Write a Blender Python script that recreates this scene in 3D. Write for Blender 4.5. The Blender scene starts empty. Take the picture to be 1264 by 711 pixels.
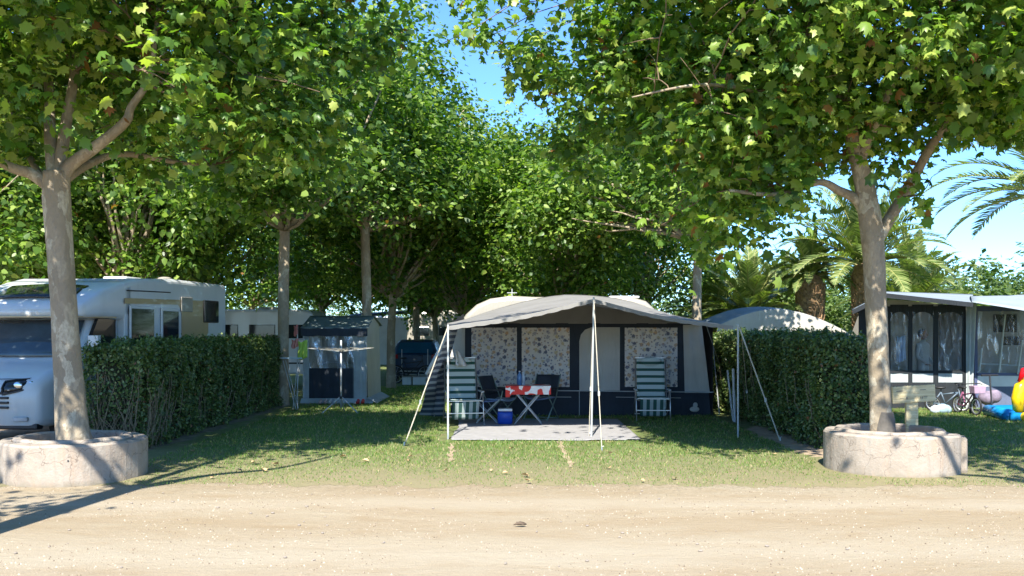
import bpy, bmesh, math, random
import numpy as np
from mathutils import Vector, Matrix
R = math.radians
random.seed(7); rng = np.random.default_rng(11)
sc = bpy.context.scene
COL = sc.collection

# ------------------------------------------------------------------ camera, world, sun, exposure
F = 1230.0; HZ = 408.0; CH = 1.8
cam = bpy.data.cameras.new('camera'); camo = bpy.data.objects.new('camera', cam); COL.objects.link(camo)
camo.location = (0, 0, CH); camo.rotation_euler = (R(90), 0, 0)
cam.sensor_width = 36; cam.lens = F/1264*36; cam.shift_y = (HZ-355.5)/1264
cam.clip_end = 3000; cam.clip_start = 0.05
sc.camera = camo
SUN_EL = 46.0; SUN_DX = 0.14            # light travels away from the camera, slightly to the right
L = Vector((SUN_DX, 1, 0)).normalized()*math.cos(R(SUN_EL)); L.z = -math.sin(R(SUN_EL))
KY = 1/math.tan(R(SUN_EL)); KX = KY*SUN_DX
w = bpy.data.worlds.new("World"); sc.world = w; w.use_nodes = True
nt = w.node_tree; nt.nodes.clear()
bg = nt.nodes.new('ShaderNodeBackground'); bg.inputs[1].default_value = 0.15
sky = nt.nodes.new('ShaderNodeTexSky'); sky.sky_type = 'NISHITA'; sky.sun_disc = False
sky.sun_elevation = R(SUN_EL); sky.sun_rotation = math.atan2(-L.x, -L.y)
sky.altitude = 0; sky.air_density = 0.8; sky.dust_density = 0.0; sky.ozone_density = 6.0
wo = nt.nodes.new('ShaderNodeOutputWorld')
tint = nt.nodes.new('ShaderNodeMix'); tint.data_type = 'RGBA'; tint.blend_type = 'MULTIPLY'; tint.inputs[0].default_value = 1; tint.inputs[7].default_value = (.62, .80, .96, 1)
nt.links.new(sky.outputs[0], tint.inputs[6]); nt.links.new(tint.outputs[2], bg.inputs[0]); nt.links.new(bg.outputs[0], wo.inputs[0])
sun = bpy.data.lights.new('sun', 'SUN'); sun.energy = 5.0; sun.angle = R(0.53); sun.color = (1, .95, .86)
suno = bpy.data.objects.new('sun', sun); COL.objects.link(suno)
suno.rotation_euler = L.to_track_quat('-Z', 'Y').to_euler(); suno.location = (0, -20, 30)
sc.view_settings.view_transform = 'Standard'; sc.view_settings.look = 'None'
sc.view_settings.gamma = 1; sc.view_settings.exposure = 1.3; sc.view_settings.use_curve_mapping = False
sc.cycles.use_denoising = True
sc.cycles.max_bounces = 7; sc.cycles.transparent_max_bounces = 12
sc.cycles.caustics_reflective = False; sc.cycles.caustics_refractive = False

# ------------------------------------------------------------------ helpers
def W(x, y, D):
    return Vector(((x-632)*D/F, D, CH-(y-HZ)*D/F))
def X(x, D): return (x-632)*D/F
def Zp(y, D): return CH-(y-HZ)*D/F

def worldloc(o):
    v = Vector((0, 0, 0))
    while o: v += o.location; o = o.parent
    return v
def tag(o, label=None, cat=None, group=None, kind=None):
    if label: o['label'] = label
    if cat: o['category'] = cat
    if group: o['group'] = group
    if kind: o['kind'] = kind
    return o
def empty(name, loc, label, cat, rz=0, group=None):
    o = bpy.data.objects.new(name, None); COL.objects.link(o); o.location = loc; o.rotation_euler = (0, 0, rz)
    o.empty_display_size = .1
    return tag(o, label, cat, group)
def copy_tree(o, parent=None, label=None):
    c = o.copy(); COL.objects.link(c); c.parent = parent
    if label: c['label'] = label
    for ch in list(o.children): copy_tree(ch, c)
    return c
def link_mesh(name, me, mats, parent=None, smooth=False):
    o = bpy.data.objects.new(name, me); COL.objects.link(o)
    for m in (mats if isinstance(mats, (list, tuple)) else [mats]): me.materials.append(m)
    if smooth: me.polygons.foreach_set('use_smooth', [True]*len(me.polygons))
    if parent: o.parent = parent
    return o

class MB:
    def __init__(s): s.v = []; s.f = []; s.m = []
    def add(s, vs, fs, mi=0):
        b = len(s.v); s.v += [tuple(p) for p in vs]
        for f in fs: s.f.append(tuple(b+i for i in f)); s.m.append(mi)
        return s
    def box(s, c, size, mi=0, rot=None, taper=1.0):
        hx, hy, hz = size[0]/2, size[1]/2, size[2]/2
        vs = []
        for dz in (-1, 1):
            t = taper if dz > 0 else 1
            for dx, dy in ((-1, -1), (1, -1), (1, 1), (-1, 1)):
                p = Vector((dx*hx*t, dy*hy*t, dz*hz))
                if rot: p = rot @ p
                vs.append(p+Vector(c))
        return s.add(vs, [(3, 2, 1, 0), (4, 5, 6, 7), (0, 1, 5, 4), (1, 2, 6, 5), (2, 3, 7, 6), (3, 0, 4, 7)], mi)
    def tube(s, pts, r, seg=8, mi=0, cap=True, squash=None):
        pts = [Vector(p) for p in pts]; n = len(pts)
        rs = r if isinstance(r, (list, tuple)) else [r]*n
        vs = []; fs = []
        up = Vector((0, 0, 1))
        prev = None
        for i, p in enumerate(pts):
            t = (pts[min(i+1, n-1)]-pts[max(i-1, 0)])
            if t.length < 1e-9: t = Vector((0, 0, 1))
            t.normalize()
            if prev is None:
                a = t.cross(Vector((1, 0, 0)) if abs(t.x) < .9 else Vector((0, 1, 0))).normalized()
            else:
                a = (prev-t*prev.dot(t))
                a = a.normalized() if a.length > 1e-6 else t.orthogonal().normalized()
            prev = a; b = t.cross(a)
            for k in range(seg):
                an = 2*math.pi*k/seg
                vs.append(p+(a*math.cos(an)+b*math.sin(an))*rs[i])
        for i in range(n-1):
            for k in range(seg):
                k2 = (k+1) % seg
                fs.append((i*seg+k, i*seg+k2, (i+1)*seg+k2, (i+1)*seg+k))
        if cap:
            fs.append(tuple(range(seg-1, -1, -1))); fs.append(tuple((n-1)*seg+k for k in range(seg)))
        return s.add(vs, fs, mi)
    def sheet(s, fn, nu, nv, mi=0):
        vs = [fn(i/nu, j/nv) for j in range(nv+1) for i in range(nu+1)]
        fs = [(j*(nu+1)+i, j*(nu+1)+i+1, (j+1)*(nu+1)+i+1, (j+1)*(nu+1)+i) for j in range(nv) for i in range(nu)]
        return s.add(vs, fs, mi)
    def poly(s, pts, mi=0): return s.add(pts, [tuple(range(len(pts)))], mi)
    def prism(s, pts, d, mi=0):     # polygon extruded along vector d
        n = len(pts); d = Vector(d); vs = [Vector(p) for p in pts]+[Vector(p)+d for p in pts]
        return s.add(vs, [tuple(range(n-1, -1, -1)), tuple(range(n, 2*n))]+[(i, (i+1) % n, n+(i+1) % n, n+i) for i in range(n)], mi)
    def loft(s, rings, mi=0, cap=True):
        n = len(rings[0]); vs = [p for r_ in rings for p in r_]; fs = []
        for i in range(len(rings)-1):
            for k in range(n):
                fs.append((i*n+k, i*n+(k+1) % n, (i+1)*n+(k+1) % n, (i+1)*n+k))
        if cap: fs.append(tuple(range(n-1, -1, -1))); fs.append(tuple((len(rings)-1)*n+k for k in range(n)))
        return s.add(vs, fs, mi)
    def torus(s, c, Rr, r, axis='x', n=28, seg=7, mi=0, rot=None):
        pts = []
        vs = []; fs = []
        for i in range(n):
            a = 2*math.pi*i/n
            for k in range(seg):
                b = 2*math.pi*k/seg
                q = (Rr+r*math.cos(b))
                p = Vector((r*math.sin(b), q*math.cos(a), q*math.sin(a))) if axis == 'x' else (Vector((q*math.cos(a), r*math.sin(b), q*math.sin(a))) if axis == 'y' else Vector((q*math.cos(a), q*math.sin(a), r*math.sin(b))))
                if rot: p = rot @ p
                vs.append(p+Vector(c))
        for i in range(n):
            for k in range(seg):
                fs.append((i*seg+k, i*seg+(k+1) % seg, ((i+1) % n)*seg+(k+1) % seg, ((i+1) % n)*seg+k))
        return s.add(vs, fs, mi)
    def ball(s, c, r, mi=0, nu=14, nv=9):
        r = r if isinstance(r, (tuple, list)) else (r, r, r)
        rings = []
        for j in range(1, nv):
            th = math.pi*j/nv
            rings.append([Vector((c[0]+r[0]*math.sin(th)*math.cos(2*math.pi*i/nu), c[1]+r[1]*math.sin(th)*math.sin(2*math.pi*i/nu), c[2]-r[2]*math.cos(th))) for i in range(nu)])
        return s.loft(rings, mi)
    def build(s, name, mats, parent=None, local=False, smooth=False, bevel=0, solid=0, subsurf=0, autos=False):
        me = bpy.data.meshes.new(name)
        off = Vector((0, 0, 0)) if (local or parent is None) else worldloc(parent)
        me.from_pydata([tuple(Vector(p)-off) for p in s.v], [], s.f)
        me.update()
        bm = bmesh.new(); bm.from_mesh(me)
        if not solid: bmesh.ops.recalc_face_normals(bm, faces=bm.faces)
        bm.to_mesh(me); bm.free()
        o = link_mesh(name, me, mats, parent, smooth)
        if len(s.m) == len(me.polygons): me.polygons.foreach_set('material_index', s.m)
        if solid:
            md = o.modifiers.new('solid', 'SOLIDIFY'); md.thickness = solid; md.offset = 0
        if bevel:
            md = o.modifiers.new('bevel', 'BEVEL'); md.width = bevel; md.segments = 2; md.limit_method = 'ANGLE'; md.angle_limit = R(35)
        if subsurf:
            md = o.modifiers.new('sub', 'SUBSURF'); md.levels = subsurf; md.render_levels = subsurf
        return o

# ------------------------------------------------------------------ materials
class NT:
    def __init__(s, name):
        s.m = bpy.data.materials.new(name); s.m.use_nodes = True; s.t = s.m.node_tree
        s.b = s.t.nodes['Principled BSDF']; s.o = s.t.nodes['Material Output']
    def n(s, t, **k):
        nd = s.t.nodes.new(t)
        for a, v in k.items():
            if a.startswith('i_'):
                key = a[2:]; key = int(key) if key.isdigit() else key.replace('_', ' ')
                nd.inputs[key].default_value = v
            else: setattr(nd, a, v)
        return nd
    def l(s, a, b): s.t.links.new(a, b)
    def coord(s, kind='Object'): return s.n('ShaderNodeTexCoord').outputs[kind]
    def noise(s, scale, det=5, rough=.6, co=None, dist=0):
        nd = s.n('ShaderNodeTexNoise', i_Scale=scale, i_Detail=det, i_Roughness=rough, i_Distortion=dist)
        s.l(co if co else s.coord(), nd.inputs['Vector']); return nd.outputs['Fac']
    def mapping(s, scale=(1, 1, 1), rot=(0, 0, 0), co=None):
        nd = s.n('ShaderNodeMapping'); nd.inputs['Scale'].default_value = scale; nd.inputs['Rotation'].default_value = rot
        s.l(co if co else s.coord(), nd.inputs['Vector']); return nd.outputs[0]
    def ramp(s, fac, stops, interp='LINEAR'):
        nd = s.n('ShaderNodeValToRGB'); cr = nd.color_ramp; cr.interpolation = interp
        while len(cr.elements) < len(stops): cr.elements.new(.5)
        for e, (p, c) in zip(cr.elements, stops):
            e.position = p; e.color = (*c, 1) if len(c) == 3 else c
        s.l(fac, nd.inputs[0]); return nd.outputs[0]
    def mix(s, fac, a, b, mode='MIX'):
        nd = s.n('ShaderNodeMix', data_type='RGBA', blend_type=mode)
        for sock, v in ((nd.inputs[0], fac), (nd.inputs[6], a), (nd.inputs[7], b)):
            if hasattr(v, 'links'): s.l(v, sock)
            elif isinstance(v, (int, float)): sock.default_value = v
            else: sock.default_value = (*v, 1)
        return nd.outputs[2]
    def math(s, op, a, b=0, c=0):
        nd = s.n('ShaderNodeMath', operation=op)
        for i, v in enumerate((a, b, c)):
            if hasattr(v, 'links'): s.l(v, nd.inputs[i])
            else: nd.inputs[i].default_value = v
        return nd.outputs[0]
    def bump(s, h, strength=.3, dist=.02):
        nd = s.n('ShaderNodeBump', i_Strength=strength, i_Distance=dist); s.l(h, nd.inputs['Height']); s.l(nd.outputs[0], s.b.inputs['Normal'])
    def base(s, c):
        if hasattr(c, 'links'): s.l(c, s.b.inputs['Base Color'])
        else: s.b.inputs['Base Color'].default_value = (*c, 1)
    def rough(s, r):
        if hasattr(r, 'links'): s.l(r, s.b.inputs['Roughness'])
        else: s.b.inputs['Roughness'].default_value = r

def simple(name, c, rough=.6, var=.15, scale=6, metal=0, bump=0, spec=None, coat=0):
    k = NT(name)
    d = tuple(x*(1-var) for x in c); e = tuple(min(1, x*(1+var)) for x in c)
    k.base(k.ramp(k.noise(scale), [(.3, d), (.7, e)])); k.rough(rough); k.b.inputs['Metallic'].default_value = metal
    if bump: k.bump(k.noise(scale*8), bump, .01)
    if coat: k.b.inputs['Coat Weight'].default_value = coat
    return k.m
def cloth(name, c, trans=.25, var=.12, scale=3, fold=(7, 2, 1.2), bump=.5):
    k = NT(name)
    col = k.ramp(k.noise(scale, 4), [(.3, tuple(x*(1-var) for x in c)), (.7, tuple(min(1, x*(1+var)) for x in c))])
    k.base(col); k.rough(.75)
    k.bump(k.noise(1.0, 3, .5, k.mapping(fold), 1.5), bump, .04)
    if trans:
        tr = k.n('ShaderNodeBsdfTranslucent'); k.l(col, tr.inputs[0])
        mx = k.n('ShaderNodeMixShader'); mx.inputs[0].default_value = trans
        k.l(k.b.outputs[0], mx.inputs[1]); k.l(tr.outputs[0], mx.inputs[2]); k.l(mx.outputs[0], k.o.inputs[0])
    return k.m
def leafmat(name, stops, trans=.35, rough=.42, brown=0.0, tcol=1.6, spec=.5):
    k = NT(name)
    g = k.n('ShaderNodeNewGeometry')
    col = k.ramp(g.outputs['Random Per Island'], stops)
    if brown:
        k2 = k.math('GREATER_THAN', k.math('FRACT', k.math('MULTIPLY', g.outputs['Random Per Island'], 37.7)), 1-brown)
        col = k.mix(k2, col, (.22, .10, .035))
    k.base(col); k.rough(rough); k.b.inputs['Specular IOR Level'].default_value = spec
    tr = k.n('ShaderNodeBsdfTranslucent')
    tc = k.mix(1.0, col, (1.0*tcol, 1.25*tcol, .35*tcol), 'MULTIPLY')
    k.l(tc, tr.inputs[0])
    mx = k.n('ShaderNodeMixShader'); mx.inputs[0].default_value = trans
    k.l(k.b.outputs[0], mx.inputs[1]); k.l(tr.outputs[0], mx.inputs[2]); k.l(mx.outputs[0], k.o.inputs[0])
    return k.m

G1 = [(0, (.04, .09, .018)), (.35, (.075, .145, .024)), (.7, (.14, .225, .036)), (1, (.28, .355, .075))]
G2 = [(0, (.042, .095, .022)), (.5, (.075, .145, .024)), (1, (.14, .22, .04))]
M_LEAF = leafmat('plane_leaf', [(0, (.045, .10, .02)), (.35, (.09, .17, .028)), (.7, (.18, .275, .045)), (1, (.37, .43, .10))], .34, .40, .014, 2.0, .42)
M_LEAF_FAR = leafmat('far_plane_leaf', G1, .33, .42, .004, 1.9, .4)
M_LEAF_BUSH = leafmat('tree_line_leaf', [(0, (.06, .11, .03)), (1, (.14, .2, .05))], .3, .5)
M_HEDGE = leafmat('hedge_leaf', [(0, (.04, .075, .02)), (.5, (.08, .135, .03)), (.85, (.16, .215, .06)), (1, (.27, .29, .11))], .22, .42, .015)
M_PALM = leafmat('palm_leaf', [(0, (.10, .15, .045)), (.6, (.18, .235, .075)), (1, (.33, .36, .15))], .25, .35)

def m_bark():
    k = NT('plane_bark')
    co = k.mapping((1, 1, .55))
    v = k.n('ShaderNodeTexVoronoi', i_Scale=7.0); nz = k.n('ShaderNodeTexNoise', i_Scale=5.0, i_Detail=5)
    k.l(co, nz.inputs['Vector'])
    add = k.n('ShaderNodeVectorMath', operation='MULTIPLY_ADD'); k.l(nz.outputs['Color'], add.inputs[0]); add.inputs[1].default_value = (.35, .35, .35); k.l(co, add.inputs[2])
    k.l(add.outputs[0], v.inputs['Vector'])
    bw = k.n('ShaderNodeSeparateColor'); k.l(v.outputs['Color'], bw.inputs[0])
    col = k.ramp(bw.outputs[0], [(0, (.26, .20, .13)), (.3, (.34, .265, .175)), (.6, (.43, .35, .24)), (.85, (.60, .53, .39))], 'CONSTANT')
    col = k.mix(k.ramp(k.noise(22, 6, .7, co), [(.4, (0, 0, 0)), (.7, (1, 1, 1))]), col, (.17, .14, .10))
    col = k.mix(.35, col, k.ramp(k.noise(1.3, 3), [(.3, (.30, .25, .17)), (.7, (.50, .42, .30))]))
    k.base(col); k.rough(.85)
    h = k.math('ADD', k.noise(30, 6, .7, co), k.math('MULTIPLY', bw.outputs[0], 1.2)); k.bump(h, .8, .02)
    return k.m
M_BARK = m_bark()
M_BARK_DARK = simple('dark_bark', (.16, .13, .095), .9, .35, 9, bump=.6)
M_TWIG = simple('twig', (.17, .12, .07), .85, .3, 10)

def m_dirt():
    k = NT('sandy_road')
    n1 = k.noise(.45, 5, .6, k.mapping((.5, 1.1, 1))); n2 = k.noise(2.2, 8, .72, k.mapping((.55, 1.4, 1)), .4); n3 = k.noise(70, 4, .7); n4 = k.noise(11, 7, .78, k.mapping((.7, 1.2, 1)))
    col = k.ramp(n1, [(.32, (0.319, 0.250, 0.157)), (.5, (0.347, 0.279, 0.186)), (.68, (0.365, 0.305, 0.214))])
    col = k.mix(k.ramp(n2, [(.30, (.85, .85, .85)), (.52, (0, 0, 0))]), col, (0.289, 0.209, 0.116))
    col = k.mix(k.ramp(n2, [(.55, (0, 0, 0)), (.75, (.7, .7, .7))]), col, (0.397, 0.344, 0.248))
    col = k.mix(k.math('MULTIPLY', k.ramp(n4, [(.60, (0, 0, 0)), (.74, (1, 1, 1))]), .5), col, (0.217, 0.171, 0.106))
    col = k.mix(k.math('MULTIPLY', k.ramp(n3, [(.50, (0, 0, 0)), (.72, (1, 1, 1))]), .75), col, (0.180, 0.149, 0.106))
    sx = k.n('ShaderNodeSeparateXYZ'); k.l(k.coord(), sx.inputs[0])
    yy = k.math('ADD', sx.outputs[1], k.math('MULTIPLY', n1, 1.6))
    for yc, wd, c, a in ((8.9, .9, (0.405, 0.354, 0.266), .5), (11.2, .5, (0.390, 0.335, 0.251), .5), (10.2, .45, (0.289, 0.216, 0.126), .35)):
        tr = k.math('ABSOLUTE', k.math('SUBTRACT', yy, yc))
        mr = k.n('ShaderNodeMapRange', interpolation_type='SMOOTHSTEP'); k.l(tr, mr.inputs[0]); mr.inputs[1].default_value = 0; mr.inputs[2].default_value = wd; mr.inputs[3].default_value = a; mr.inputs[4].default_value = 0
        col = k.mix(mr.outputs[0], col, c)
    # loose darker crumbs along the turf edge
    cr = k.n('ShaderNodeMapRange'); k.l(k.math('ADD', sx.outputs[1], k.math('MULTIPLY', n2, .8)), cr.inputs[0]); cr.inputs[1].default_value = 11.0; cr.inputs[2].default_value = 12.0
    col = k.mix(k.math('MULTIPLY', cr.outputs[0], k.ramp(k.noise(24, 5, .8), [(.48, (0, 0, 0)), (.62, (.8, .8, .8))])), col, (0.173, 0.142, 0.084))
    k.base(col); k.rough(.95)
    k.bump(k.math('ADD', k.math('MULTIPLY', n3, .5), k.math('ADD', n4, k.math('MULTIPLY', n2, 1.2))), .6, .035)
    return k.m
def m_lawn():
    k = NT('lawn_soil')
    n1 = k.noise(.8, 6, .65); n2 = k.noise(9, 7, .75); n3 = k.noise(70, 3, .6)
    col = k.ramp(n2, [(.32, (.10, .155, .03)), (.5, (.16, .21, .05)), (.68, (.26, .26, .09))])
    sx = k.n('ShaderNodeSeparateXYZ'); k.l(k.coord(), sx.inputs[0])
    dry = k.ramp(k.math('ADD', sx.outputs[1], k.math('MULTIPLY', n1, 3.5)), [(0, (0, 0, 0)), (1, (1, 1, 1))])
    mr = k.n('ShaderNodeMapRange'); k.l(k.math('ADD', sx.outputs[1], k.math('MULTIPLY', n1, -6.0)), mr.inputs[0])
    mr.inputs[1].default_value = 8.6; mr.inputs[2].default_value = 13.0; mr.inputs[3].default_value = .9; mr.inputs[4].default_value = 0
    col = k.mix(mr.outputs[0], col, (.37, .30, .17))
    col = k.mix(k.math('MULTIPLY', k.ramp(k.noise(2.2, 6, .7), [(.52, (0, 0, 0)), (.66, (1, 1, 1))]), .7), col, (.34, .26, .15))
    col = k.mix(k.math('MULTIPLY', n3, .5), col, (.04, .06, .02))
    k.base(col); k.rough(.95); k.bump(k.math('ADD', n2, n3), .8, .03)
    return k.m
M_DIRT = m_dirt(); M_LAWN = m_lawn()
M_SOIL = simple('bare_soil', (.36, .27, .18), .95, .3, 5, bump=.8)
M_GRASS = leafmat('grass_blade', [(0, (.065, .145, .022)), (.48, (.12, .22, .034)), (.76, (.20, .27, .06)), (.88, (.36, .31, .14)), (1, (.44, .35, .19))], .3, .5)

def m_concrete():
    k = NT('planter_concrete')
    co = k.mapping((1, 1, .25))
    col = k.ramp(k.noise(3, 7, .7), [(.3, (0.277, 0.231, 0.180)), (.55, (0.347, 0.298, 0.245)), (.75, (0.382, 0.357, 0.306))])
    col = k.mix(k.ramp(k.noise(7, 5, .7, co), [(.5, (0, 0, 0)), (.75, (.7, .7, .7))]), col, (0.389, 0.276, 0.191))
    col = k.mix(k.ramp(k.noise(45, 5, .8), [(.6, (0, 0, 0)), (.75, (1, 1, 1))]), col, (0.173, 0.149, 0.116))
    sx = k.n('ShaderNodeSeparateXYZ'); k.l(k.coord(), sx.inputs[0])
    sp = k.ramp(k.math('ADD', sx.outputs[2], k.math('MULTIPLY', k.noise(5, 5), .16)), [(.03, (1, 1, 1)), (.14, (0, 0, 0))])
    col = k.mix(k.math('MULTIPLY', sp, .7), col, (0.139, 0.127, 0.076))
    vc = k.n('ShaderNodeTexVoronoi', feature='DISTANCE_TO_EDGE', i_Scale=1.7); ad = k.n('ShaderNodeVectorMath', operation='MULTIPLY_ADD'); nz = k.n('ShaderNodeTexNoise', i_Scale=4.0, i_Detail=6); k.l(k.coord(), nz.inputs['Vector']); k.l(nz.outputs['Color'], ad.inputs[0]); ad.inputs[1].default_value = (.5, .5, .5); k.l(k.coord(), ad.inputs[2]); k.l(ad.outputs[0], vc.inputs['Vector'])
    col = k.mix(k.math('MULTIPLY', k.ramp(vc.outputs['Distance'], [(0, (1, 1, 1)), (.012, (0, 0, 0))]), .7), col, (0.116, 0.087, 0.065))
    col = k.mix(k.ramp(k.noise(2.2, 8, .75, k.mapping((2.5, 2.5, .35))), [(.55, (0, 0, 0)), (.66, (.55, .55, .55))]), col, (0.208, 0.185, 0.154))
    k.base(col); k.rough(.9); k.bump(k.math('ADD', k.noise(40, 6, .7), k.noise(6, 4)), .5, .02)
    return k.m
M_CONC = m_concrete()
def m_paint(name, c, rough=.3):
    k = NT(name)
    col = k.mix(k.ramp(k.noise(1.5, 5, .7, k.mapping((3, 3, .6))), [(.5, (0, 0, 0)), (.8, (.35, .35, .35))]), c, tuple(x*.7 for x in c))
    k.base(col); k.rough(rough); k.b.inputs['Coat Weight'].default_value = .3; return k.m
M_WHITE = m_paint('white_vehicle_paint', (.60, .62, .62))
M_WHITE2 = m_paint('cream_caravan_paint', (.32, .295, .245), .5)
M_BEIGE = m_paint('beige_band', (.46, .33, .17))
M_BLUE = m_paint('dark_blue_paint', (.02, .05, .10))
M_GLASS = simple('dark_glass', (.015, .02, .022), .06, .3, 2)
M_WIND = simple('windscreen_glass', (.05, .075, .09), .03, .3, 2)
M_BLACK = simple('black_trim', (.02, .02, .022), .5, .3, 5)
M_RUBBER = simple('rubber', (.025, .025, .025), .85, .3, 5)
M_LAMP = simple('lamp_glass', (.35, .37, .38), .1, .3, 12)
M_CHROME = simple('chrome', (.6, .6, .6), .15, .05, 3, metal=1)
M_ALU = simple('aluminium_tube', (.62, .63, .62), .35, .1, 3, metal=.8)
M_POLEW = simple('pale_metal_pole', (.42, .44, .43), .4, .1, 3)
M_RED = simple('tail_lamp_red', (.45, .02, .02), .2, .2, 5)
M_NAVY = cloth('navy_awning_cloth', (.018, .025, .036), 0, .25, 3)
M_GREY = cloth('grey_awning_cloth', (.62, .59, .52), .25, .08, 2)
M_ROOF = cloth('awning_roof_cloth', (.345, .335, .315), .38, .10, 2, (1.5, 1.5, 1), .4)
M_TENTG = cloth('green_grey_tent_cloth', (.15, .19, .18), .12, .15, 3)
M_TENTL = cloth('pale_tent_cloth', (.46, .50, .50), .2, .15, 3)
M_LROOF = cloth('light_roof_cloth', (.28, .33, .37), .12, .1, 2, (1.5, 1.5, 1), .4)
M_MAT = simple('woven_ground_mat', (.29, .283, .28), .9, .12, 9, bump=.5)
M_ROPE = simple('pale_rope', (.45, .41, .32), .8, .1, 5)
M_WOOD = None
def m_wood():
    k = NT('weathered_wood')
    col = k.ramp(k.noise(4, 7, .7, k.mapping((1.2, 5, 14))), [(.3, (0.439, 0.343, 0.177)), (.6, (0.715, 0.608, 0.355)), (.8, (0.845, 0.733, 0.464))])
    k.base(col); k.rough(.8); k.bump(k.noise(5, 6, .7, k.mapping((1, 5, 18))), .4, .01); return k.m
M_WOOD = m_wood()
def m_plastic(name, streak=.5, tint=(.75, .8, .85), fac=.28):
    k = NT(name)
    g = k.n('ShaderNodeBsdfGlossy', i_Roughness=.12); g.inputs[0].default_value = (.8, .85, .9, 1)
    d = k.n('ShaderNodeBsdfDiffuse'); d.inputs[0].default_value = (.5, .55, .58, 1)
    t = k.n('ShaderNodeBsdfTransparent'); t.inputs[0].default_value = (*tint, 1)
    h = k.noise(1.6, 5, .6, k.mapping((5, 5, 1.2), (0, R(35), 0)), 1.2)
    b = k.n('ShaderNodeBump', i_Strength=.8, i_Distance=.05); k.l(h, b.inputs['Height']); k.l(b.outputs[0], g.inputs['Normal']); k.l(b.outputs[0], d.inputs['Normal'])
    m1 = k.n('ShaderNodeMixShader'); m1.inputs[0].default_value = .45; k.l(g.outputs[0], m1.inputs[1]); k.l(d.outputs[0], m1.inputs[2])
    m2 = k.n('ShaderNodeMixShader')
    k.l(k.ramp(h, [(.45, (fac*.5,)*3), (.58, (fac,)*3), (.66, (min(1, fac+streak),)*3)]), m2.inputs[0])
    k.l(t.outputs[0], m2.inputs[1]); k.l(m1.outputs[0], m2.inputs[2]); k.l(m2.outputs[0], k.o.inputs[0])
    return k.m
M_CLEAR = m_plastic('clear_window_plastic')
M_CLEAR2 = m_plastic('creased_clear_plastic', .35, (.85, .88, .9), .10)
def m_curtain():
    k = NT('floral_curtain')
    col = k.ramp(k.noise(3.5, 3), [(.35, (.64, .60, .56)), (.65, (.76, .67, .56))])
    for sc_, thr, pal, off in ((7.0, .24, [(0, (.14, .14, .18)), (.3, (.58, .38, .22)), (.6, (.38, .36, .37)), (.8, (.56, .45, .27))], 0), (12.5, .17, [(0, (.22, .22, .27)), (.5, (.38, .27, .22)), (.8, (.44, .36, .27))], 3.7)):
        s3 = k.n('ShaderNodeSeparateXYZ'); k.l(k.coord(), s3.inputs[0]); mp = k.n('ShaderNodeCombineXYZ'); k.l(k.math('ADD', s3.outputs[0], off), mp.inputs[0]); k.l(s3.outputs[2], mp.inputs[1])
        v = k.n('ShaderNodeTexVoronoi', voronoi_dimensions='2D'); v.inputs['Scale'].default_value = sc_; v.inputs['Randomness'].default_value = .8; k.l(mp.outputs[0], v.inputs['Vector'])
        sp = k.n('ShaderNodeSeparateColor'); k.l(v.outputs['Color'], sp.inputs[0])
        d = k.math('ADD', v.outputs['Distance'], k.math('SUBTRACT', k.math('MULTIPLY', k.noise(22, 4, .75), .8), .32))
        col = k.mix(k.ramp(d, [(thr+.06, (1, 1, 1)), (thr+.15, (0, 0, 0))]), col, k.ramp(sp.outputs[0], pal, 'CONSTANT'))
    k.base(col); k.rough(.85); k.bump(k.noise(1, 3, .5, k.mapping((22, 1, 1.0))), .5, .04); return k.m
M_CURT = m_curtain()
def m_stripe(name, axis, freq, c1, c2, duty=.42, phase=0.0):
    k = NT(name); s = k.n('ShaderNodeSeparateXYZ'); k.l(k.coord(), s.inputs[0])
    f = k.math('FRACT', k.math('ADD', k.math('MULTIPLY', s.outputs[axis], freq), phase))
    k.base(k.mix(k.math('LESS_THAN', f, duty), c1, c2)); k.rough(.8); k.bump(k.noise(160, 2), .3, .005); return k.m
M_STR_H = m_stripe('green_white_stripes', 2, 7.2, (.46, .53, .49), (.018, .075, .055), .4)
M_STR_V = m_stripe('green_white_upright_stripes', 0, 7.5, (.30, .36, .34), (.02, .07, .055), .5)
M_FLAP = m_stripe('striped_side_flap', 2, 8.5, (.60, .64, .70), (.12, .15, .22), .55)
def m_tcloth():
    k = NT('red_white_tablecloth')
    v = k.n('ShaderNodeTexVoronoi', i_Scale=5.2); k.l(k.coord(), v.inputs['Vector'])
    sp = k.n('ShaderNodeSeparateColor'); k.l(v.outputs['Color'], sp.inputs[0])
    red = k.math('MULTIPLY', k.ramp(k.math('ADD', v.outputs['Distance'], k.math('SUBTRACT', k.math('MULTIPLY', k.noise(9, 4), .5), .25)), [(.56, (1, 1, 1)), (.6, (0, 0, 0))]), k.ramp(sp.outputs[0], [(.16, (0, 0, 0)), (.18, (1, 1, 1))]))
    k.base(k.mix(red, (.72, .70, .66), (.55, .03, .02))); k.rough(.7); return k.m
M_TCLOTH = m_tcloth()

# ------------------------------------------------------------------ setting: ground, road, lawn
g = MB(); g.sheet(lambda u, v: Vector((-500+1000*u, -200+1400*v, -.03)), 20, 20)
tag(g.build('ground', M_SOIL), kind='structure')
def hsh(a, b=0): return math.sin(a*1.7+b)*.5+math.sin(a*4.3+b*2.1)*.25+math.sin(a*11.1+b)*.15+math.sin(a*27.+b)*.08
def edge_y(x): return 11.66 - .012*x + .13*hsh(x*.8)+.05*math.sin(x*7.7+math.sin(x*3))
nx = 700
g = MB(); g.sheet(lambda u, v: Vector((-60+120*u, -12 + v*(edge_y(-60+120*u)+.30+12), -.012+.012*0)), nx, 6)
tag(g.build('road', M_DIRT), kind='structure')
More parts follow.
